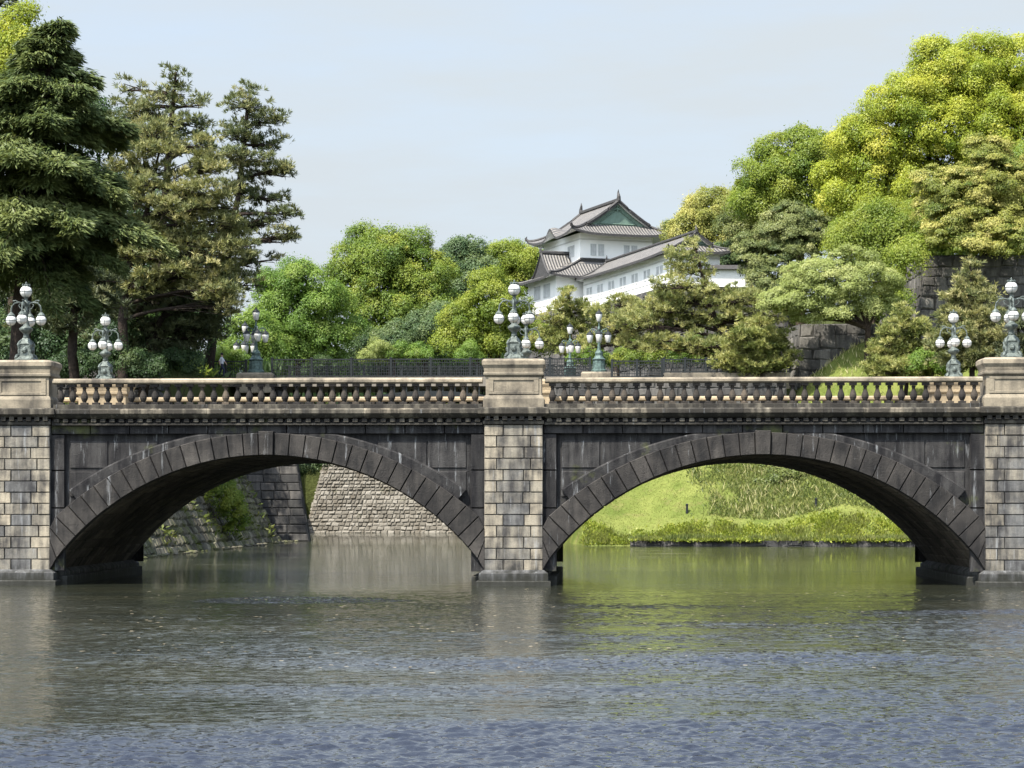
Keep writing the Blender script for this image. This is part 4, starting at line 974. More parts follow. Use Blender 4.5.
def lobes_world(lobes, Y):
    out = []
    for l in lobes:
        px, py, r = l[:3]; dy = l[3] if len(l) > 3 else random.uniform(-.35, .35) * r * Y / F
        sq = l[4] if len(l) > 4 else .85
        c = at(px, py, Y + dy); out.append((np.array(c), r * (Y + dy) / F, sq))
    return out
def broad(name, label, cat, Y, tpx, lobes, leafm, rc=.85, leaf=.30, dens=1.0, base_z=None, trunk_r=.35, group=None, droop=0.0, barkm=None, flat=.88):
    leaf *= .60; W = lobes_world(lobes, Y); tx = at(tpx, 300, Y).x
    bz = hz(tx, Y) - .1 if base_z is None else base_z
    root = tree_root(name, label, cat, (tx, Y, bz), group)
    tr = MB(); low = min(w[0][2] for w in W); fork = np.array([tx, Y, bz + max(.8, (low - bz) * .75)])
    limb(tr, (tx, Y, bz), fork, trunk_r * 1.25, trunk_r * .9, wob=.05)
    Vs, Ts = [], []
    for (c, r, sq) in W:
        limb(tr, fork, c + np.array([0, 0, -.25 * r]), trunk_r * .6, trunk_r * .12, .06)
        nc = int(max(6, 5.6 * (r / rc) ** 2)); d = rdir(nc * 2); d = d[d[:, 2] > -.6][:nc]
        cc = c + d * np.array([1, 1, sq]) * r * rng.uniform(.68, 1.03, (len(d), 1))
        keep = np.ones(len(cc), bool)
        for (c2, r2, s2) in W:
            if c2 is c: continue
            q = (cc - c2) / np.array([1, 1, s2]); keep &= (np.linalg.norm(q, axis=1) > .68 * r2)
        for p, dd in zip(cc[keep], d[keep]):
            if random.random() < .12: limb(tr, c, p, trunk_r * .14, .02, wob=.1, n=3)
            back = dd[1] > .45
            rr = rc * random.choice((.5, .7, .9, 1.1, 1.4)) * random.uniform(.85, 1.15); nl = int(dens * 14 * (rr / leaf) ** 2 * (.4 if back else 1)) + 8
            u = rdir(nl); u = unit(u + dd * .42 + np.array([-.12, -.15, (.42 if flat > .8 else .75)]))
            rad = rng.uniform(.45, 1.08, (nl, 1)) ** .6; rad = np.where(rng.random((nl, 1)) < .24, rad * rng.uniform(1.0, 1.5, (nl, 1)), rad)
            pos = p + u * np.array([1, 1, flat]) * rr * rad
            if droop: pos[:, 2] -= droop * rr * rng.random(nl) ** 2
            nrm = unit(u * 1.15 + np.array([-.12, -.18, .38]) + rng.normal(size=(nl, 3)) * .36)
            tang = np.cross(nrm, rng.normal(size=(nl, 3))); tang[:, 2] -= .35
            ls = leaf * rng.uniform(.6, 1.25, nl)
            Vs.append(diamonds(pos, tang, nrm, ls, ls * .62)); ct = random.gauss(.5, .15)
            Ts.append(np.clip(ct + rng.normal(size=nl) * .075, 0, 1))
        ni = int(70 * r * r * dens); u = rdir(ni); pos = c + u * np.array([1, 1, sq]) * r * rng.uniform(.2, .78, (ni, 1)); ls = leaf * 2.6 * rng.uniform(.7, 1.3, ni)
        Vs.append(diamonds(pos, rdir(ni), unit(u + rdir(ni) * .5), ls, ls * .7)); Ts.append(np.clip(rng.normal(size=ni) * .15 + .4, 0, 1))
    finish_tree(root, tr, np.concatenate(Vs), np.concatenate(Ts), leafm, barkm or M['bark']); return root

def pine(name, label, cat, Y, path, lobes, leafm, pad=1.0, needle=.36, dens=1.0, base_z=None, trunk_r=.35, group=None, npad=1.0, fine=1.0):
    """path: list of (px,py) up the trunk; lobes: (px,py,rx,ry[,dy]) filled with flat needle pads"""
    pts = [at(a, b, Y) for a, b in path]
    if base_z is None: base_z = hz(pts[0].x, Y) - .1
    pts[0].z = base_z
    root = tree_root(name, label, cat, tuple(pts[0]), group); tr = MB()
    n = len(pts); fine_pts = []
    for i in range(n - 1):
        for k in range(4): fine_pts.append(pts[i].lerp(pts[i + 1], k / 4) + Vector((random.uniform(-.08, .08), random.uniform(-.08, .08), 0)))
    fine_pts.append(pts[-1]); m = len(fine_pts)
    tr.tube(fine_pts, [trunk_r * (1.2 - 1.0 * i / (m - 1)) for i in range(m)], 8)
    Vs, Ts = [], []
    for l in lobes:
        px, py, rx, ry = l[:4]; dy = l[4] if len(l) > 4 else random.uniform(-1, 1) * rx * Y / F * .5
        Yl = Y + dy; c = np.array(at(px, py, Yl)); ax, az = rx * Yl / F, ry * Yl / F; ay = max(ax * .8, pad)
        j = min(range(m), key=lambda q: abs(fine_pts[q].z - (c[2] - .25 * az - .12 * abs(c[0] - fine_pts[q].x))))
        a0 = fine_pts[max(0, j)]
        lp = limb(tr, a0, c + np.array([0, 0, -.3 * az]), trunk_r * .42, trunk_r * .12, .03, 6, .12)
        npd = max(2, int(npad * 1.5 * ax * ay * max(az, .5 * pad) / (pad ** 3) * 1.5)) if az > pad * .6 else max(2, int(npad * 2.2 * ax * ay / pad ** 2))
        npd = min(int(npd * 2.6), 80)
        for k in range(npd):
            u = rdir(1)[0] * rng.random() ** .33
            pr = pad * random.choice((.45, .55, .7, .85, 1.0)) * random.uniform(.85, 1.15); pc = c + u * np.array([max(ax * 1.06 - pr * .5, .1), ay, az * 1.15])
            limb(tr, lp[random.randint(2, len(lp) - 1)], pc - np.array([0, 0, .15]), trunk_r * .13, .02, .02, 3, .12)
            nt = int(dens * 4.6 * pr * pr / (needle ** 2)) + 5; tilt = rng.normal(size=2) * .28
            rr = np.sqrt(rng.random(nt)); an = rng.random(nt) * 2 * np.pi
            q = np.stack([rr * np.cos(an), rr * np.sin(an), .28 * (1 - rr ** 2) + tilt[0] * rr * np.cos(an) + tilt[1] * rr * np.sin(an) + .22 * rr ** 3 + rng.normal(size=nt) * .16], 1) * pr + pc
            outw = np.stack([rr * np.cos(an), rr * np.sin(an), np.zeros(nt)], 1)
            ax_ = unit(outw * .9 + np.array([0, 0, .75]) + rng.normal(size=(nt, 3)) * .25)
            nb = int(9 * fine)
            P = np.repeat(q, nb, 0); D = unit(np.repeat(ax_, nb, 0) * .9 + rng.normal(size=(nt * nb, 3)) * .55)
            ln = needle * rng.uniform(.7, 1.2, nt * nb)
            Vs.append(diamonds(P + D * ln[:, None] * .5, D, rng.normal(size=(nt * nb, 3)) * .6 + np.cross(D, np.cross(np.array([-.4, -.55, .75]), D)), ln, ln * .17))
            ct = random.gauss(.48, .16); Ts.append(np.clip(ct + np.repeat(rng.normal(size=nt) * .13, nb), 0, 1))
    finish_tree(root, tr, np.concatenate(Vs), np.concatenate(Ts), leafm, M['pine_bark']); return root

def cedar(name, label, cat, Y, path, boughs, leafm, base_z=None, trunk_r=.45, group=None):
    """boughs: (height py on the trunk, reach px, azimuth deg, droop)"""
    pts = [at(a, b, Y) for a, b in path]
    if base_z is None: base_z = hz(pts[0].x, Y) - .1
    pts[0].z = base_z; root = tree_root(name, label, cat, tuple(pts[0]), group); tr = MB(); n = len(pts)
    tr.tube(pts, [trunk_r * (1.15 - 1.05 * i / (n - 1)) for i in range(n)], 8)
    Vs, Ts = [], []
    for (py, reach, az, dr) in boughs:
        z = at(0, py, Y).z; j = min(range(n - 1), key=lambda i: 0 if pts[i].z <= z <= pts[i + 1].z else 1 + min(abs(pts[i].z - z), abs(pts[i + 1].z - z)))
        t = min(max((z - pts[j].z) / max(pts[j + 1].z - pts[j].z, 1e-3), 0), 1); o = np.array(pts[j].lerp(pts[j + 1], t))
        Lr = reach * Y / F; a = math.radians(az); d = np.array([math.cos(a), math.sin(a), 0]); sd = np.array([-d[1], d[0], 0])
        bend = lambda s: o + d * Lr * s + np.array([0, 0, 1]) * (Lr * (.22 * s - (.22 + dr) * s * s))
        tr.tube([bend(s) for s in lin(0, .92, 7)], [trunk_r * .28 * (1 - .85 * s) + .012 for s in lin(0, 1, 7)], 5)
        nt = int(48 * Lr ** 1.25) + 26
        s = rng.random(nt) ** .7 * .94 + .06; wmax = Lr * .34 * np.sin(np.pi * np.clip(s * .86 + .12, 0, 1)) + .15
        lat = rng.uniform(-1, 1, nt) * wmax
        P = np.stack([bend(q) for q in s]) + sd * lat[:, None]
        P[:, 2] += rng.normal(size=nt) * .14 - .28 * np.abs(lat) * 1.0
        nb = 8
        Pm = np.repeat(P, nb, 0); k = nt * nb
        T = d * .8 + sd * np.repeat(np.sign(lat) * np.abs(lat) / (wmax + .01), nb)[:, None] * .9 + np.array([0, 0, -.45]) + rng.normal(size=(k, 3)) * .32
        T = unit(T); ln = .44 * rng.uniform(.5, 1.25, k); Nn = np.array([-.2, -.3, 1.0]) + rng.normal(size=(k, 3)) * .4
        Vs.append(diamonds(Pm + T * ln[:, None] * .4 + rng.normal(size=(k, 3)) * .06, T, Nn, ln, ln * .2))
        Ts.append(np.clip(random.gauss(.48, .12) + np.repeat(rng.normal(size=nt) * .14, nb) + .30 * np.repeat(s, nb) - .12, 0, 1))
    finish_tree(root, tr, np.concatenate(Vs), np.concatenate(Ts), leafm, M['pine_bark']); return root

# --- right hill
GB = 'broadleaf trees on the castle hill'
broad('broadleaf_tree', 'huge bright yellow green spreading tree at the upper right, above the rampart wall', 'tree', 186, 965,
      [(960, 92, 52), (1015, 85, 45), (905, 112, 40), (872, 150, 38), (935, 140, 45), (1000, 140, 48), (885, 195, 42), (850, 205, 34), (1050, 120, 50), (920, 190, 36), (985, 62, 26), (938, 70, 24), (1060, 180, 50), (960, 190, 30), (870, 235, 26), (838, 180, 22)], L['camphor'], .95, .31, 1.0, trunk_r=.6, group=GB)
broad('broadleaf_tree', 'rounded light green tree left of the huge yellow green one, against the sky', 'tree', 202, 800,
      [(800, 162, 36), (770, 185, 32), (830, 170, 34), (842, 150, 24), (795, 200, 34), (760, 205, 24), (830, 205, 30), (775, 155, 18)], L['camphor_green'], .95, .32, 1.0, trunk_r=.45, group=GB)
broad('broadleaf_tree', 'dense evergreen with pale yellow new growth under the huge bright tree, over the rampart', 'tree', 164, 985,
      [(985, 190, 44, 0), (950, 200, 34, -1), (1015, 215, 44, 1), (955, 228, 30, -2), (990, 232, 32, -2), (935, 185, 20, 0), (1045, 190, 40, 0), (985, 158, 22), (940, 240, 16, -4), (975, 246, 15, -4), (1012, 246, 18, -4)], L['yellow_oak'], .62, .25, 1.15, trunk_r=.4, group=GB, base_z=21.4, flat=.7)
broad('broadleaf_tree', 'dull grey green evergreen right of the castle gallery with flat layered clumps', 'tree', 184, 792,
      [(790, 245, 34, 0, .75), (765, 265, 26, -1, .75), (815, 240, 30, 1, .75), (790, 222, 24, 0, .7), (775, 285, 24, -2, .7), (750, 250, 18)], L['dull'], .62, .26, 1.15, trunk_r=.35, group=GB, flat=.7)
broad('broadleaf_tree', 'dark tree with golden leaves on its left, rising behind the gallery roof ridge', 'tree', 218, 718,
      [(715, 218, 30), (740, 215, 28), (692, 232, 24), (735, 240, 26), (683, 245, 10), (705, 200, 14)], L['yellow_oak'], .75, .30, 1.0, trunk_r=.35, group=GB)
broad('broadleaf_tree', 'brownish olive tree between the golden leaved one and the rounded light green one', 'tree', 208, 750,
      [(750, 205, 22), (765, 222, 24), (742, 225, 20), (775, 240, 22)], L['dull'], .75, .30, 1.0, trunk_r=.3, group=GB)
broad('broadleaf_tree', 'hanging green tree just left of the rampart corner, below the huge bright tree', 'tree', 172, 875,
      [(860, 232, 26), (885, 225, 28), (888, 258, 22, -1), (862, 258, 20), (905, 235, 22, -2), (845, 245, 18), (893, 285, 14), (905, 252, 16, -12), (900, 275, 13, -12), (896, 300, 12, -13)], L['camphor_green'], .7, .26, 1.0, trunk_r=.3, group=GB, droop=1.2)
broad('broadleaf_tree', 'deep green tree filling the shade above the rampart at the right edge', 'tree', 176, 1010,
      [(1000, 225, 40), (1040, 225, 40), (960, 240, 30), (925, 228, 26), (1040, 180, 40), (945, 248, 13), (975, 250, 13), (1005, 251, 13), (1035, 250, 13)], L['oak'], .8, .3, 1.0, trunk_r=.35, group=GB, base_z=21.5)
broad('broadleaf_tree', 'dark green bush behind the right end of the gallery', 'tree', 211, 738, [(736, 262, 18), (745, 250, 16), (728, 255, 14)], L['blue'], .6, .28, 1.2, trunk_r=.2, group=GB)
broad('spreading_tree', 'pale green feathery tree with a forked dark trunk leaning over the grass ridge', 'tree', 155.5, 868,
      [(835, 290, 34, 0, .7), (800, 298, 30, 0, .55), (862, 285, 32, 0, .85), (815, 278, 28, 0, .7), (850, 268, 26, 0, .7), (875, 305, 20, 0, .8), (785, 305, 22, -.5, .5), (840, 312, 22, -.5, .55), (808, 318, 16, 0, .5), (885, 285, 14)], L['cherry'], .55, .21, .85, trunk_r=.24, flat=.7)
# --- middle trees beyond the iron bridge
GM = 'trees beyond the iron bridge'
broad('broadleaf_tree', 'large round topped tree with yellowish crown between the pale green tree and the castle', 'tree', 232, 392,
      [(390, 268, 38), (358, 272, 30), (425, 278, 32), (395, 300, 40), (350, 300, 26), (435, 305, 26), (365, 250, 20), (410, 252, 22), (385, 335, 36), (425, 335, 26)], L['oak'], 1.0, .36, 1.0, trunk_r=.45, group=GM)
broad('broadleaf_tree', 'pale fresh green tree right of the tall left pines, lantern lamp before it', 'tree', 214, 298,
      [(298, 290, 28), (275, 295, 24), (322, 298, 24), (300, 322, 34), (270, 325, 26), (335, 330, 24), (262, 285, 14), (290, 345, 28), (325, 350, 24)], L['maple'], .85, .31, 1.0, trunk_r=.35, group=GM)
broad('broadleaf_tree', 'yellow green tree filling the space left of the middle pier lamp', 'tree', 206, 492,
      [(490, 310, 28), (465, 325, 24), (506, 310, 24), (500, 335, 30), (460, 345, 20), (528, 338, 24), (488, 286, 16), (478, 345, 24)], L['camphor_green'], .85, .31, 1.0, trunk_r=.35, group=GM)
broad('broadleaf_tree', 'dark blue green tree peeking between the round tree and the paler hilltop one', 'tree', 256, 460,
      [(460, 262, 22), (445, 280, 22), (478, 275, 20), (462, 295, 24), (470, 248, 12)], L['blue'], .9, .38, 1.1, trunk_r=.4, group=GM)
broad('broadleaf_tree', 'smooth light green tree on the skyline just left of the castle turret', 'tree', 262, 508,
      [(505, 262, 26, 0, .7), (530, 265, 26, 0, .6), (485, 275, 20), (520, 280, 26)], L['camphor_green'], .95, .36, 1.0, trunk_r=.4, group=GM)
broad('broadleaf_tree', 'dark shaded tree low behind the middle of the iron bridge railing', 'tree', 222, 425,
      [(425, 335, 24), (445, 322, 20), (400, 345, 22), (440, 350, 22), (370, 350, 20)], L['blue'], .8, .32, 1.1, trunk_r=.3, group=GM)
for i, (px, py, r, lb) in enumerate(((378, 352, 11, 'small pale bush at the iron railing below the round topped tree'), (395, 350, 8, 'little pale bush between two others at the iron railing'), (418, 352, 8, 'small yellowish bush at the railing before the dark shaded tree'), (470, 352, 9, 'small bush at the railing near the middle pedestal'))):
    broad('bush', lb, 'bush', 196, px, [(px, py, r), (px + r * .8, py + 5, r * .7), (px - r * .8, py + 5, r * .7)], L['maple'] if i else L['cherry'], .5, .22, 1.0, base_z=12.5, trunk_r=.08, group='bushes along the iron railing')
broad('broadleaf_tree', 'green thicket tree low at the left end of the iron bridge behind the lantern lamps', 'tree', 177, 248, [(250, 335, 20), (270, 345, 20), (235, 345, 18), (262, 320, 14)], L['maple'], .7, .27, 1.0, trunk_r=.2, group=GM)
# --- pines before the castle
GP = 'garden pines below the castle'
pine('pine_tree', 'big pine with a leaning trunk and flat tiers in front of the castle gallery', 'pine', 168, [(733, 372), (732, 352), (716, 325), (706, 290), (696, 250)],
     [(688, 255, 22, 9), (692, 271, 27, 9), (676, 286, 26, 8), (716, 288, 20, 7), (690, 300, 40, 10), (655, 310, 34, 10), (640, 325, 30, 9), (745, 300, 34, 9), (725, 318, 36, 10), (765, 316, 24, 8), (680, 325, 36, 10), (755, 333, 26, 8), (700, 345, 34, 10), (655, 345, 30, 9), (628, 345, 18, 8), (694, 246, 12, 6)],
     L['pine_garden'], .75, .36, 1.0, trunk_r=.36, group=GP, npad=.62)
pine('pine_tree', 'pine with a bushy rounded top left of the big leaning one, under the gallery windows', 'pine', 182, [(615, 372), (617, 345), (622, 320), (618, 303)],
     [(622, 303, 22, 8), (605, 315, 22, 8), (640, 318, 22, 8), (615, 330, 28, 9), (600, 345, 22, 8), (640, 345, 24, 9)], L['pine_garden'], .7, .36, 1.0, trunk_r=.28, group=GP, npad=.62)
pine('pine_tree', 'yellowish pine rising just right of the middle pier lamp, against the turret wall', 'pine', 190, [(565, 372), (568, 345), (572, 320), (570, 296)],
     [(569, 297, 18, 8), (566, 309, 19, 8), (590, 310, 18, 7), (554, 323, 20, 9), (580, 325, 26, 9), (550, 341, 22, 9), (570, 345, 26, 10), (595, 345, 16, 8)], L['pine_young'], .7, .36, 1.0, trunk_r=.26, group=GP, npad=.62)
pine('pine_tree', 'small round topped pine at the end of the iron fence, right of the leaning pine', 'pine', 157, [(760, 378), (761, 358), (757, 340), (755, 325)],
     [(757, 326, 22, 7), (742, 338, 22, 8), (772, 340, 22, 8), (757, 350, 34, 9), (728, 362, 20, 9), (785, 362, 16, 8), (755, 366, 34, 9)], L['pine_young'], .62, .32, 1.1, trunk_r=.2, group=GP)
pine('pine_tree', 'loose young pine in front of the grass ridge with upright tips', 'pine', 149, [(905, 395), (906, 360), (904, 330), (903, 312)],
     [(903, 315, 12, 8), (895, 330, 18, 9), (918, 332, 18, 9), (885, 348, 20, 10), (908, 350, 24, 10), (930, 352, 18, 9), (880, 368, 20, 9), (905, 370, 28, 10), (935, 370, 20, 9)], L['pine_young'], .55, .33, .95, trunk_r=.15, group=GP)
pine('pine_tree', 'taller conical pine before the rampart wall beside the far right lamp', 'pine', 142, [(972, 395), (972, 350), (971, 300), (971, 266)],
     [(971, 268, 9, 9), (970, 283, 16, 9), (962, 298, 20, 9), (982, 300, 18, 9), (955, 318, 22, 10), (985, 320, 22, 10), (970, 335, 30, 10), (945, 345, 20, 10), (992, 345, 22, 10), (970, 360, 38, 10), (1000, 365, 22, 10)], L['pine'], .58, .34, 1.1, trunk_r=.2, group=GP)
pine('pine_tree', 'pine at the right edge behind the near right lamp', 'pine', 140, [(1020, 395), (1020, 350), (1018, 320)], [(1018, 325, 20, 10), (1028, 345, 24, 10), (1012, 360, 24, 10), (1035, 365, 24, 10)], L['pine_dark'], .6, .34, 1.1, trunk_r=.2, group=GP)
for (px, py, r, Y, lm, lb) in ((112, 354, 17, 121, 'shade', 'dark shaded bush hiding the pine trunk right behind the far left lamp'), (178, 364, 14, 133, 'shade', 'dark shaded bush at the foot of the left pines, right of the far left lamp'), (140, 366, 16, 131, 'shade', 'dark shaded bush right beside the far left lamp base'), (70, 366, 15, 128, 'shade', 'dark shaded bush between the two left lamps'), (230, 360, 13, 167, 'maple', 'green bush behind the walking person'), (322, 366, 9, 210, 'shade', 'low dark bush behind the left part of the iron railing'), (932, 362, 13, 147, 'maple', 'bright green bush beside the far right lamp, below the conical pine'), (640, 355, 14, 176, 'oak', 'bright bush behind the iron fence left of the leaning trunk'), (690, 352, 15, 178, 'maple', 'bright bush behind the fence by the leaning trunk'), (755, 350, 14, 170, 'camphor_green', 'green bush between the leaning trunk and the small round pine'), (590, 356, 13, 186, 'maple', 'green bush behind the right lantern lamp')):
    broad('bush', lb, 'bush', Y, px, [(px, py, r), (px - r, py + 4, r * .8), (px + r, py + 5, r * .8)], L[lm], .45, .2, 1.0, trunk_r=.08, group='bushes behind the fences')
# --- tall trees on the left bank
GL = 'tall trees on the left bank'
bo = []
for (py, reach) in ((262, 60), (246, 100), (228, 122), (205, 126), (184, 100), (160, 104), (140, 84), (116, 90), (97, 70), (76, 64), (58, 46), (44, 34), (30, 18)):
    n = 10 if py > 100 else 8
    for k in range(n):
        if random.random() < .16: continue
        bo.append((py + random.uniform(-8, 8), reach * random.choice((.5, .7, .85, 1.0, 1.08)) * random.uniform(.92, 1.05), 360 * k / n + random.uniform(-20, 20) + py, random.uniform(.10, .36)))
bo += [(250, 80, -30, .75), (246, 90, -60, .8), (255, 75, -10, .8)]
cedar('cedar_tree', 'broad dark cedar with drooping layered boughs at the left edge', 'cedar', 104, [(18, 380), (22, 300), (30, 230), (34, 150), (46, 90), (56, 26)], bo, L['cedar'], trunk_r=.5, group=GL)
pine('pine_tree', 'tall slender pine at the right of the left bank leaning out over open sky', 'pine', 160, [(206, 385), (214, 330), (230, 250), (240, 180), (248, 110), (251, 85)],
     [(250, 91, 15, 8), (244, 105, 26, 9), (260, 120, 28, 9), (238, 134, 26, 9), (266, 144, 26, 8), (244, 160, 32, 10), (270, 171, 27, 8), (238, 188, 28, 10), (268, 198, 26, 8), (284, 213, 16, 5), (254, 222, 32, 10), (278, 235, 24, 6), (236, 246, 30, 10), (256, 260, 26, 8), (228, 272, 28, 10), (246, 283, 22, 8), (222, 225, 22, 10), (288, 238, 11, 3), (291, 214, 8, 3), (284, 168, 8, 3)],
     L['pine_tall'], .64, .40, .9, trunk_r=.34, group=GL, npad=.46)
pine('pine_tree', 'tall pine with an open top beside the cedar, reaching above the brownish one', 'pine', 145, [(150, 385), (155, 300), (165, 200), (172, 120), (176, 72)],
     [(176, 78, 15, 9), (168, 94, 28, 9), (190, 104, 24, 9), (150, 112, 30, 9), (180, 124, 32, 9), (128, 105, 20, 8), (202, 128, 18, 8), (115, 122, 20, 8), (150, 138, 36, 10), (190, 148, 30, 9), (128, 88, 16, 8)],
     L['pine_tall'], .68, .40, .9, trunk_r=.4, group=GL, npad=.5)
pine('pine_tree', 'wide brownish green pine in the middle of the left bank with long level limbs', 'pine', 130, [(125, 385), (122, 320), (130, 260), (150, 200), (160, 150)],
     [(160, 150, 34, 10), (130, 165, 34, 10), (190, 168, 34, 10), (160, 185, 44, 11), (205, 195, 34, 10), (125, 200, 36, 11), (180, 212, 44, 11), (220, 222, 28, 10), (140, 228, 40, 11), (190, 240, 42, 11), (225, 252, 26, 10), (150, 256, 42, 11), (110, 250, 30, 11), (195, 270, 38, 11), (160, 285, 40, 11), (215, 290, 30, 11), (130, 285, 36, 11), (235, 305, 22, 10), (120, 140, 30, 10), (150, 130, 28, 9), (212, 168, 24, 10), (224, 205, 22, 10), (228, 238, 24, 10), (232, 270, 22, 10), (220, 292, 20, 9), (205, 145, 18, 8)],
     L['pine'], .8, .38, 1.0, trunk_r=.3, group=GL, npad=.8)
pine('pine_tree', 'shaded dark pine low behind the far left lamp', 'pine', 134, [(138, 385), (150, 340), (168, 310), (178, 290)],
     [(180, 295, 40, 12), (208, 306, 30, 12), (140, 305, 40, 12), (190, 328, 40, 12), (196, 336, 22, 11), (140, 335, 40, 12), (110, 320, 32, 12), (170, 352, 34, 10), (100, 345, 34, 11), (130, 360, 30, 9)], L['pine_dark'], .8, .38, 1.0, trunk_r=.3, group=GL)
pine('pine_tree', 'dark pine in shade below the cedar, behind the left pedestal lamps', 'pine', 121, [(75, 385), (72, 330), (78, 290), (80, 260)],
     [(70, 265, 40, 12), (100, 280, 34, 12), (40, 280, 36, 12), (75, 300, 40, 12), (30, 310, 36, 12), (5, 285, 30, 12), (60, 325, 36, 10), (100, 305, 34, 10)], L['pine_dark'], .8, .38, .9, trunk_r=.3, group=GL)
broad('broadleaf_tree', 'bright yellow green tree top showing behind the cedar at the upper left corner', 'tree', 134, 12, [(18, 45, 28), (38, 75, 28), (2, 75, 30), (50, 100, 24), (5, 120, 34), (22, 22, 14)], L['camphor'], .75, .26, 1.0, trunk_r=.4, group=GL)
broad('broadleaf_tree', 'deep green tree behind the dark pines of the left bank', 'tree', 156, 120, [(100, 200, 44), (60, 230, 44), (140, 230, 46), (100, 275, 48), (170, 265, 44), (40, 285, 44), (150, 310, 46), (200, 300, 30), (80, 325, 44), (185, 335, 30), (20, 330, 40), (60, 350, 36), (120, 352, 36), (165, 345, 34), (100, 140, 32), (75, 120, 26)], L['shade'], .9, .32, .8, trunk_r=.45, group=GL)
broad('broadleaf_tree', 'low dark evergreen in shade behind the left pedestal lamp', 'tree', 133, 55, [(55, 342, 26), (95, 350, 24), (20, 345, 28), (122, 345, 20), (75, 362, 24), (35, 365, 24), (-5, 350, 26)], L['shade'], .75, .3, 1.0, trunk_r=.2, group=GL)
broad('broadleaf_tree', 'fresh green maple glimpsed between the cedar trunk and the far left lamp', 'tree', 142, 60, [(48, 285, 12), (62, 292, 12), (95, 290, 9), (120, 335, 10), (150, 325, 10)], L['maple'], .5, .22, .9, trunk_r=.15, group=GL, base_z=12)
pine('pine_tree', 'overhanging pine bough entering at the top left corner', 'pine', 92, [(-60, 385), (-58, 200), (-50, 60), (-40, 5)], [(0, -2, 20, 7), (-30, 5, 24, 8), (-35, 40, 20, 8)], L['pine_dark'], .6, .36, 1.0, trunk_r=.35, group=GL)
# ivy bush on the left wall
broad('bush', 'leafy green bush growing out of the mossy wall seen through the left arch', 'bush', 138, 228, [(228, 500, 14, -.6), (236, 515, 13, -.4), (222, 488, 10, -.4), (240, 528, 10), (226, 478, 9, 1.0)], L['oak'], .45, .22, 1.2, base_z=3.4, trunk_r=.08)
for (px, py, r, Y, lb) in ((205, 478, 12, 127, 'dark bush at the top of the mossy wall under the left arch'), (305, 466, 12, 176, 'dark green growth in the shaded gap under the iron bridge')):
    broad('bush', lb, 'bush', Y, px, [(px, py, r), (px + r, py - 4, r), (px - r, py + 4, r * .8)], L['blue'], .5, .24, 1.1, base_z=6.0, trunk_r=.08)

# --- grass, weeds and reeds on the right slope
def blades(name, n, xr, yr, hr, wd, mat, mask=None, lean=.5, clump=0):
    x = rng.uniform(*xr, n); y = rng.uniform(*yr, n)
    if mask is not None: k = mask(x, y); x, y = x[k], y[k]
    if clump:
        cx = rng.uniform(*xr, clump); cy = rng.uniform(*yr, clump); i = rng.integers(0, clump, len(x)); x = cx[i] + rng.normal(size=len(x)) * .28; y = cy[i] + rng.normal(size=len(x)) * .28
        if mask is not None: k = mask(x, y); x, y = x[k], y[k]
    z = np.maximum(height(x, y), np.where((y > 139.75) & (y < 142.5) & (x > 2), .36, -9)); k = z > .05; x, y, z = x[k], y[k], z[k]; m = len(x)
    D = unit(np.array([0, 0, 1.0]) + rng.normal(size=(m, 3)) * lean); hh = rng.uniform(*hr, m)
    V = diamonds(np.stack([x, y, z], 1) + D * hh[:, None] * .45, D, rng.normal(size=(m, 3)) + np.array([0, -1, 0]), hh, np.full(m, wd) * rng.uniform(.6, 1.3, m))
    o = np_mesh(name, V, np.clip(.5 + rng.normal(size=m) * .2, 0, 1), mat); o['kind'] = 'stuff'; return o
weedy = lambda x, y: (height(x, y) < 8.6 + .8 * np.sin(x) + rng.normal(size=len(x)) * .7) & (x + rng.normal(size=len(x)) * .8 > 7.8 + .9 * np.sin(y * 1.3) + .9 * np.sin(x * 2.1 + y)) & (y > 144) & (y < 156)
blades('grass', 90000, (-6, 26), (142.5, 164), (.05, .11), .035, L['grass'], lambda x, y: ~weedy(x, y) | (rng.random(len(x)) < .25), .6)
blades('weeds', 60000, (6, 26), (144, 157), (.15, .42), .06, L['weed'], weedy, .6)
blades('weeds', 3000, (6, 26), (144, 157), (.4, .8), .04, L['dry_grass'], weedy, .35, 160)
blades('reeds', 26000, (-4, 26), (139.9, 142.9), (.12, .38), .045, L['grass'], None, .45, 150)
blades('shore_plants', 42000, (-4, 26), (139.9, 143.4), (.12, .28), .12, L['bank'], None, .9, 230)
blades('reeds', 5000, (-4, 26), (139.8, 141.2), (.2, .6), .045, L['weed'], None, .4, 60)
broad('bush', 'rounded dark shrubby mound on the grass slope seen through the right arch', 'bush', 149.5, 795, [(790, 482, 24, 0, .6), (760, 492, 18, -.5, .6), (826, 488, 24, 0, .6), (852, 500, 16, -1, .6), (742, 503, 12, -1, .6), (800, 500, 20, -1.5, .5), (775, 470, 18, 1, .6)], L['weed'], .42, .24, 1.0, trunk_r=.08)
broad('bush', 'low green shrub lying against the right flank of the rounded shrubby mound', 'bush', 150.5, 868, [(868, 496, 18, 0, .55), (885, 508, 14, -.5, .5), (848, 482, 16, .5, .6)], L['oak'], .4, .22, 1.0, trunk_r=.06)
blades('dry_grass', 1100, (13.6, 20.5), (148, 158), (.25, .55), .05, L['dry_grass'], lambda x, y: (height(x, y) > 11.2) & (y > 153 + (x - 15) * .3), .4)
blades('undergrowth', 30000, (-60, -24), (100, 157), (.3, .9), .25, L['oak'], lambda x, y: height(x, y) > 5, .8, 900)
blades('undergrowth', 30000, (-6, 60), (165, 200), (.3, .9), .25, L['oak'], None, .8, 900)
blades('undergrowth', 46000, (-36, 6), (208, 238), (.5, 1.6), .45, L['shade'], None, .7, 1500)
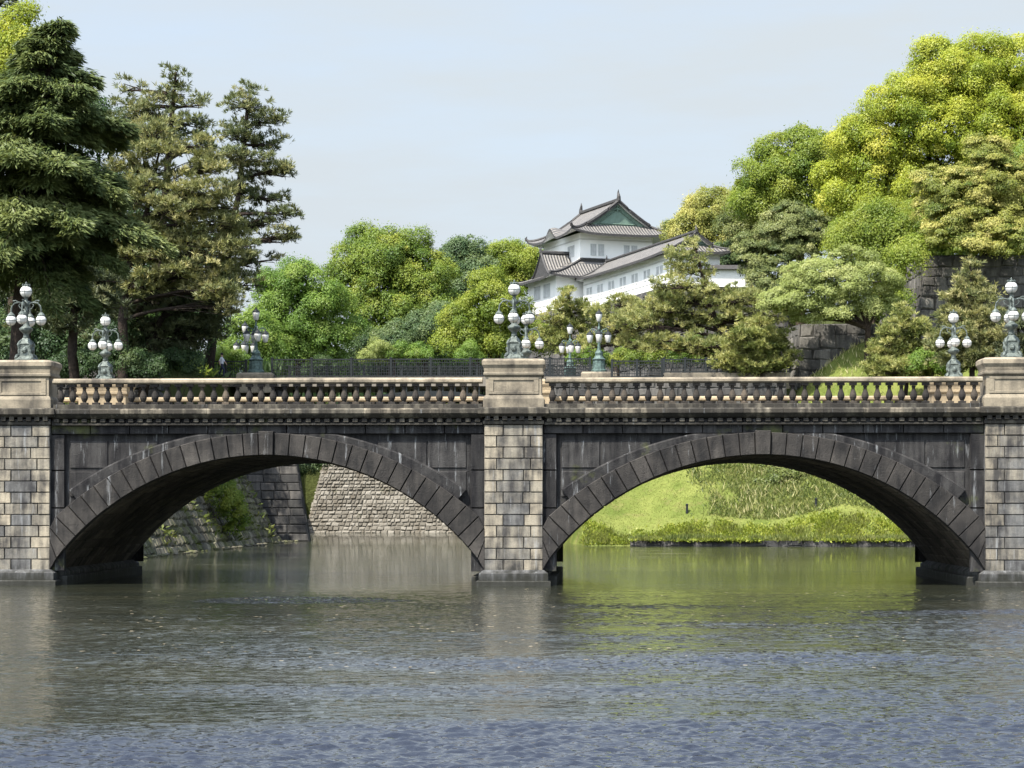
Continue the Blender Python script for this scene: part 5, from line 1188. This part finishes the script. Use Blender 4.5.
blades('undergrowth', 9000, (-40, -24), (159, 206), (.4, 1.3), .35, L['blue'], lambda x, y: height(x, y) > 8, .7, 300)
blades('undergrowth', 30000, (-50, 4), (238, 262), (1.2, 3.4), .5, L['shade'], None, .45, 900)
# plants in the joints of the mossy wall
n = 5200; t = rng.random(n); v = rng.random(n) ** .8; x = -24.3 + .7 * t - 4.6 * v + .1; y = 86 + 72 * t; z = -.4 + 8.4 * v
k = (np.sin(y * .9) + np.sin(y * .37 + z * 1.3) + rng.normal(size=n) * .6 > .7) & (z > .3); x, y, z = x[k], y[k], z[k]; m = len(x)
D = unit(np.array([.8, -.2, .5]) + rng.normal(size=(m, 3)) * .6); hh = rng.uniform(.15, .6, m)
o = np_mesh('wall_plants', diamonds(np.stack([x, y, z], 1) + D * hh[:, None] * .4, D, rng.normal(size=(m, 3)), hh, hh * .35), np.clip(.5 + rng.normal(size=m) * .2, 0, 1), L['weed']); o['kind'] = 'stuff'
# two dark marker stakes at the waterside
for px, py, lb in ((687, 519, 'short dark stake on the bright grass, left of the weeds'), (816, 518, 'short dark stake among the weeds on the slope')):
    Y = 144.5; p = at(px, py, Y); gz = hz(p.x, Y); m = MB(); m.lathe([(.08, -.2), (.09, .1), (.08, .5), (.10, .53), (.10, .6), (.04, .64)], (p.x, Y, gz), 8); tag(m.build('marker_stake', M['iron']), lb, 'stake', 'stakes on the grass slope')
# loose stones at the foot of the mossy wall
rb = MB()
for k in range(150):
    y = random.uniform(88, 158); x = -24.1 + .7 * (y - 86) / 72 + random.uniform(0, .9); r = random.uniform(.08, .2); rb.lathe([(r * .6, -.1), (r, .05), (r * .8, r * .5), (r * .3, r * .7)], (x, y, -.02), 6)
o = rb.build('rubble', M['mossy_wall']); o['kind'] = 'stuff'
# leaf litter floating on the moat
n = 900; Yf = rng.uniform(34, 69, n); xf = rng.uniform(-16, 17, n) * Yf / 60; cl_ = np.sin(xf * .9 + Yf * .5) + np.sin(Yf * 1.1 - xf * .3) + rng.normal(size=n) * .8 > .3
xf, Yf = xf[cl_], Yf[cl_]; m = len(xf); T = rng.normal(size=(m, 3)) * np.array([1, 1, 0]); s_ = rng.uniform(.03, .10, m)
o = np_mesh('floating_leaves', diamonds(np.stack([xf, Yf, np.full(m, .012)], 1), T, np.tile(np.array([[0, 0, 1.0]]), (m, 1)), s_ * 1.6, s_), rng.random(m), M['litter']); o['kind'] = 'stuff'

# ------------------------------------------------------------------ the walker on the iron bridge
def person(px, Y, label):
    p = at(px, 374, Y); gz = DZ - .02
    root = thing('person', label, 'person', (p.x, Y, gz), math.radians(80))
    J = [((0, 0, .95), .15), ((0, .02, 1.15), .14), ((0, .02, 1.38), .16), ((0, .02, 1.50), .07), ((0, 0, 1.58), .085), ((0, -.02, 1.70), .08),
         ((-.10, 0, .90), .10), ((-.11, -.22, .50), .075), ((-.11, -.16, .08), .05), ((-.11, -.30, .04), .04),
         ((.10, 0, .90), .10), ((.11, .12, .50), .075), ((.11, .36, .14), .05), ((.11, .30, .02), .04),
         ((-.20, .02, 1.42), .065), ((-.25, .14, 1.15), .05), ((-.24, .06, .92), .035), ((-.24, .02, .84), .03),
         ((.20, .02, 1.42), .065), ((.25, -.12, 1.16), .05), ((.24, -.26, .98), .035), ((.24, -.31, .91), .03)]
    E = [(0, 1), (1, 2), (2, 3), (3, 4), (4, 5), (0, 6), (6, 7), (7, 8), (8, 9), (0, 10), (10, 11), (11, 12), (12, 13), (2, 14), (14, 15), (15, 16), (16, 17), (2, 18), (18, 19), (19, 20), (20, 21)]
    me = bpy.data.meshes.new('body'); me.from_pydata([j[0] for j in J], E, []); ob = bpy.data.objects.new('body', me); COL.objects.link(ob)
    sk = ob.modifiers.new('s', 'SKIN'); 
    if not me.skin_vertices: me.skin_vertices.new(name='sk') if hasattr(me.skin_vertices, 'new') else None
    for i, j in enumerate(J): me.skin_vertices[0].data[i].radius = (j[1], j[1]); me.skin_vertices[0].data[i].use_root = (i == 0)
    sb = ob.modifiers.new('b', 'SUBSURF'); sb.levels = 2
    dg = bpy.context.evaluated_depsgraph_get(); em = bpy.data.meshes.new_from_object(ob.evaluated_get(dg)); bpy.data.objects.remove(ob)
    for q in ('skin', 'shirt', 'trousers', 'hair'): em.materials.append(M[q])
    for pl in em.polygons:
        c = pl.center; arm = abs(c.x) > .20
        pl.material_index = 0 if c.z > 1.5 else (1 if c.z > .98 and not (arm and c.z < 1.2) else (0 if arm else 2))
        if c.z < .09: pl.material_index = 3
        pl.use_smooth = True
    bo_ = bpy.data.objects.new('body', em); COL.objects.link(bo_); bo_.parent = root
    h = MB(); h.lathe([(.092, 1.66), (.108, 1.72), (.10, 1.78), (.06, 1.82), (.005, 1.835)], (0, .01, 0), 12); h.build('hair', M['hair'], root, True)
    return root
person(222, 159.2, 'walker in a white shirt and dark trousers at the left end of the iron bridge')
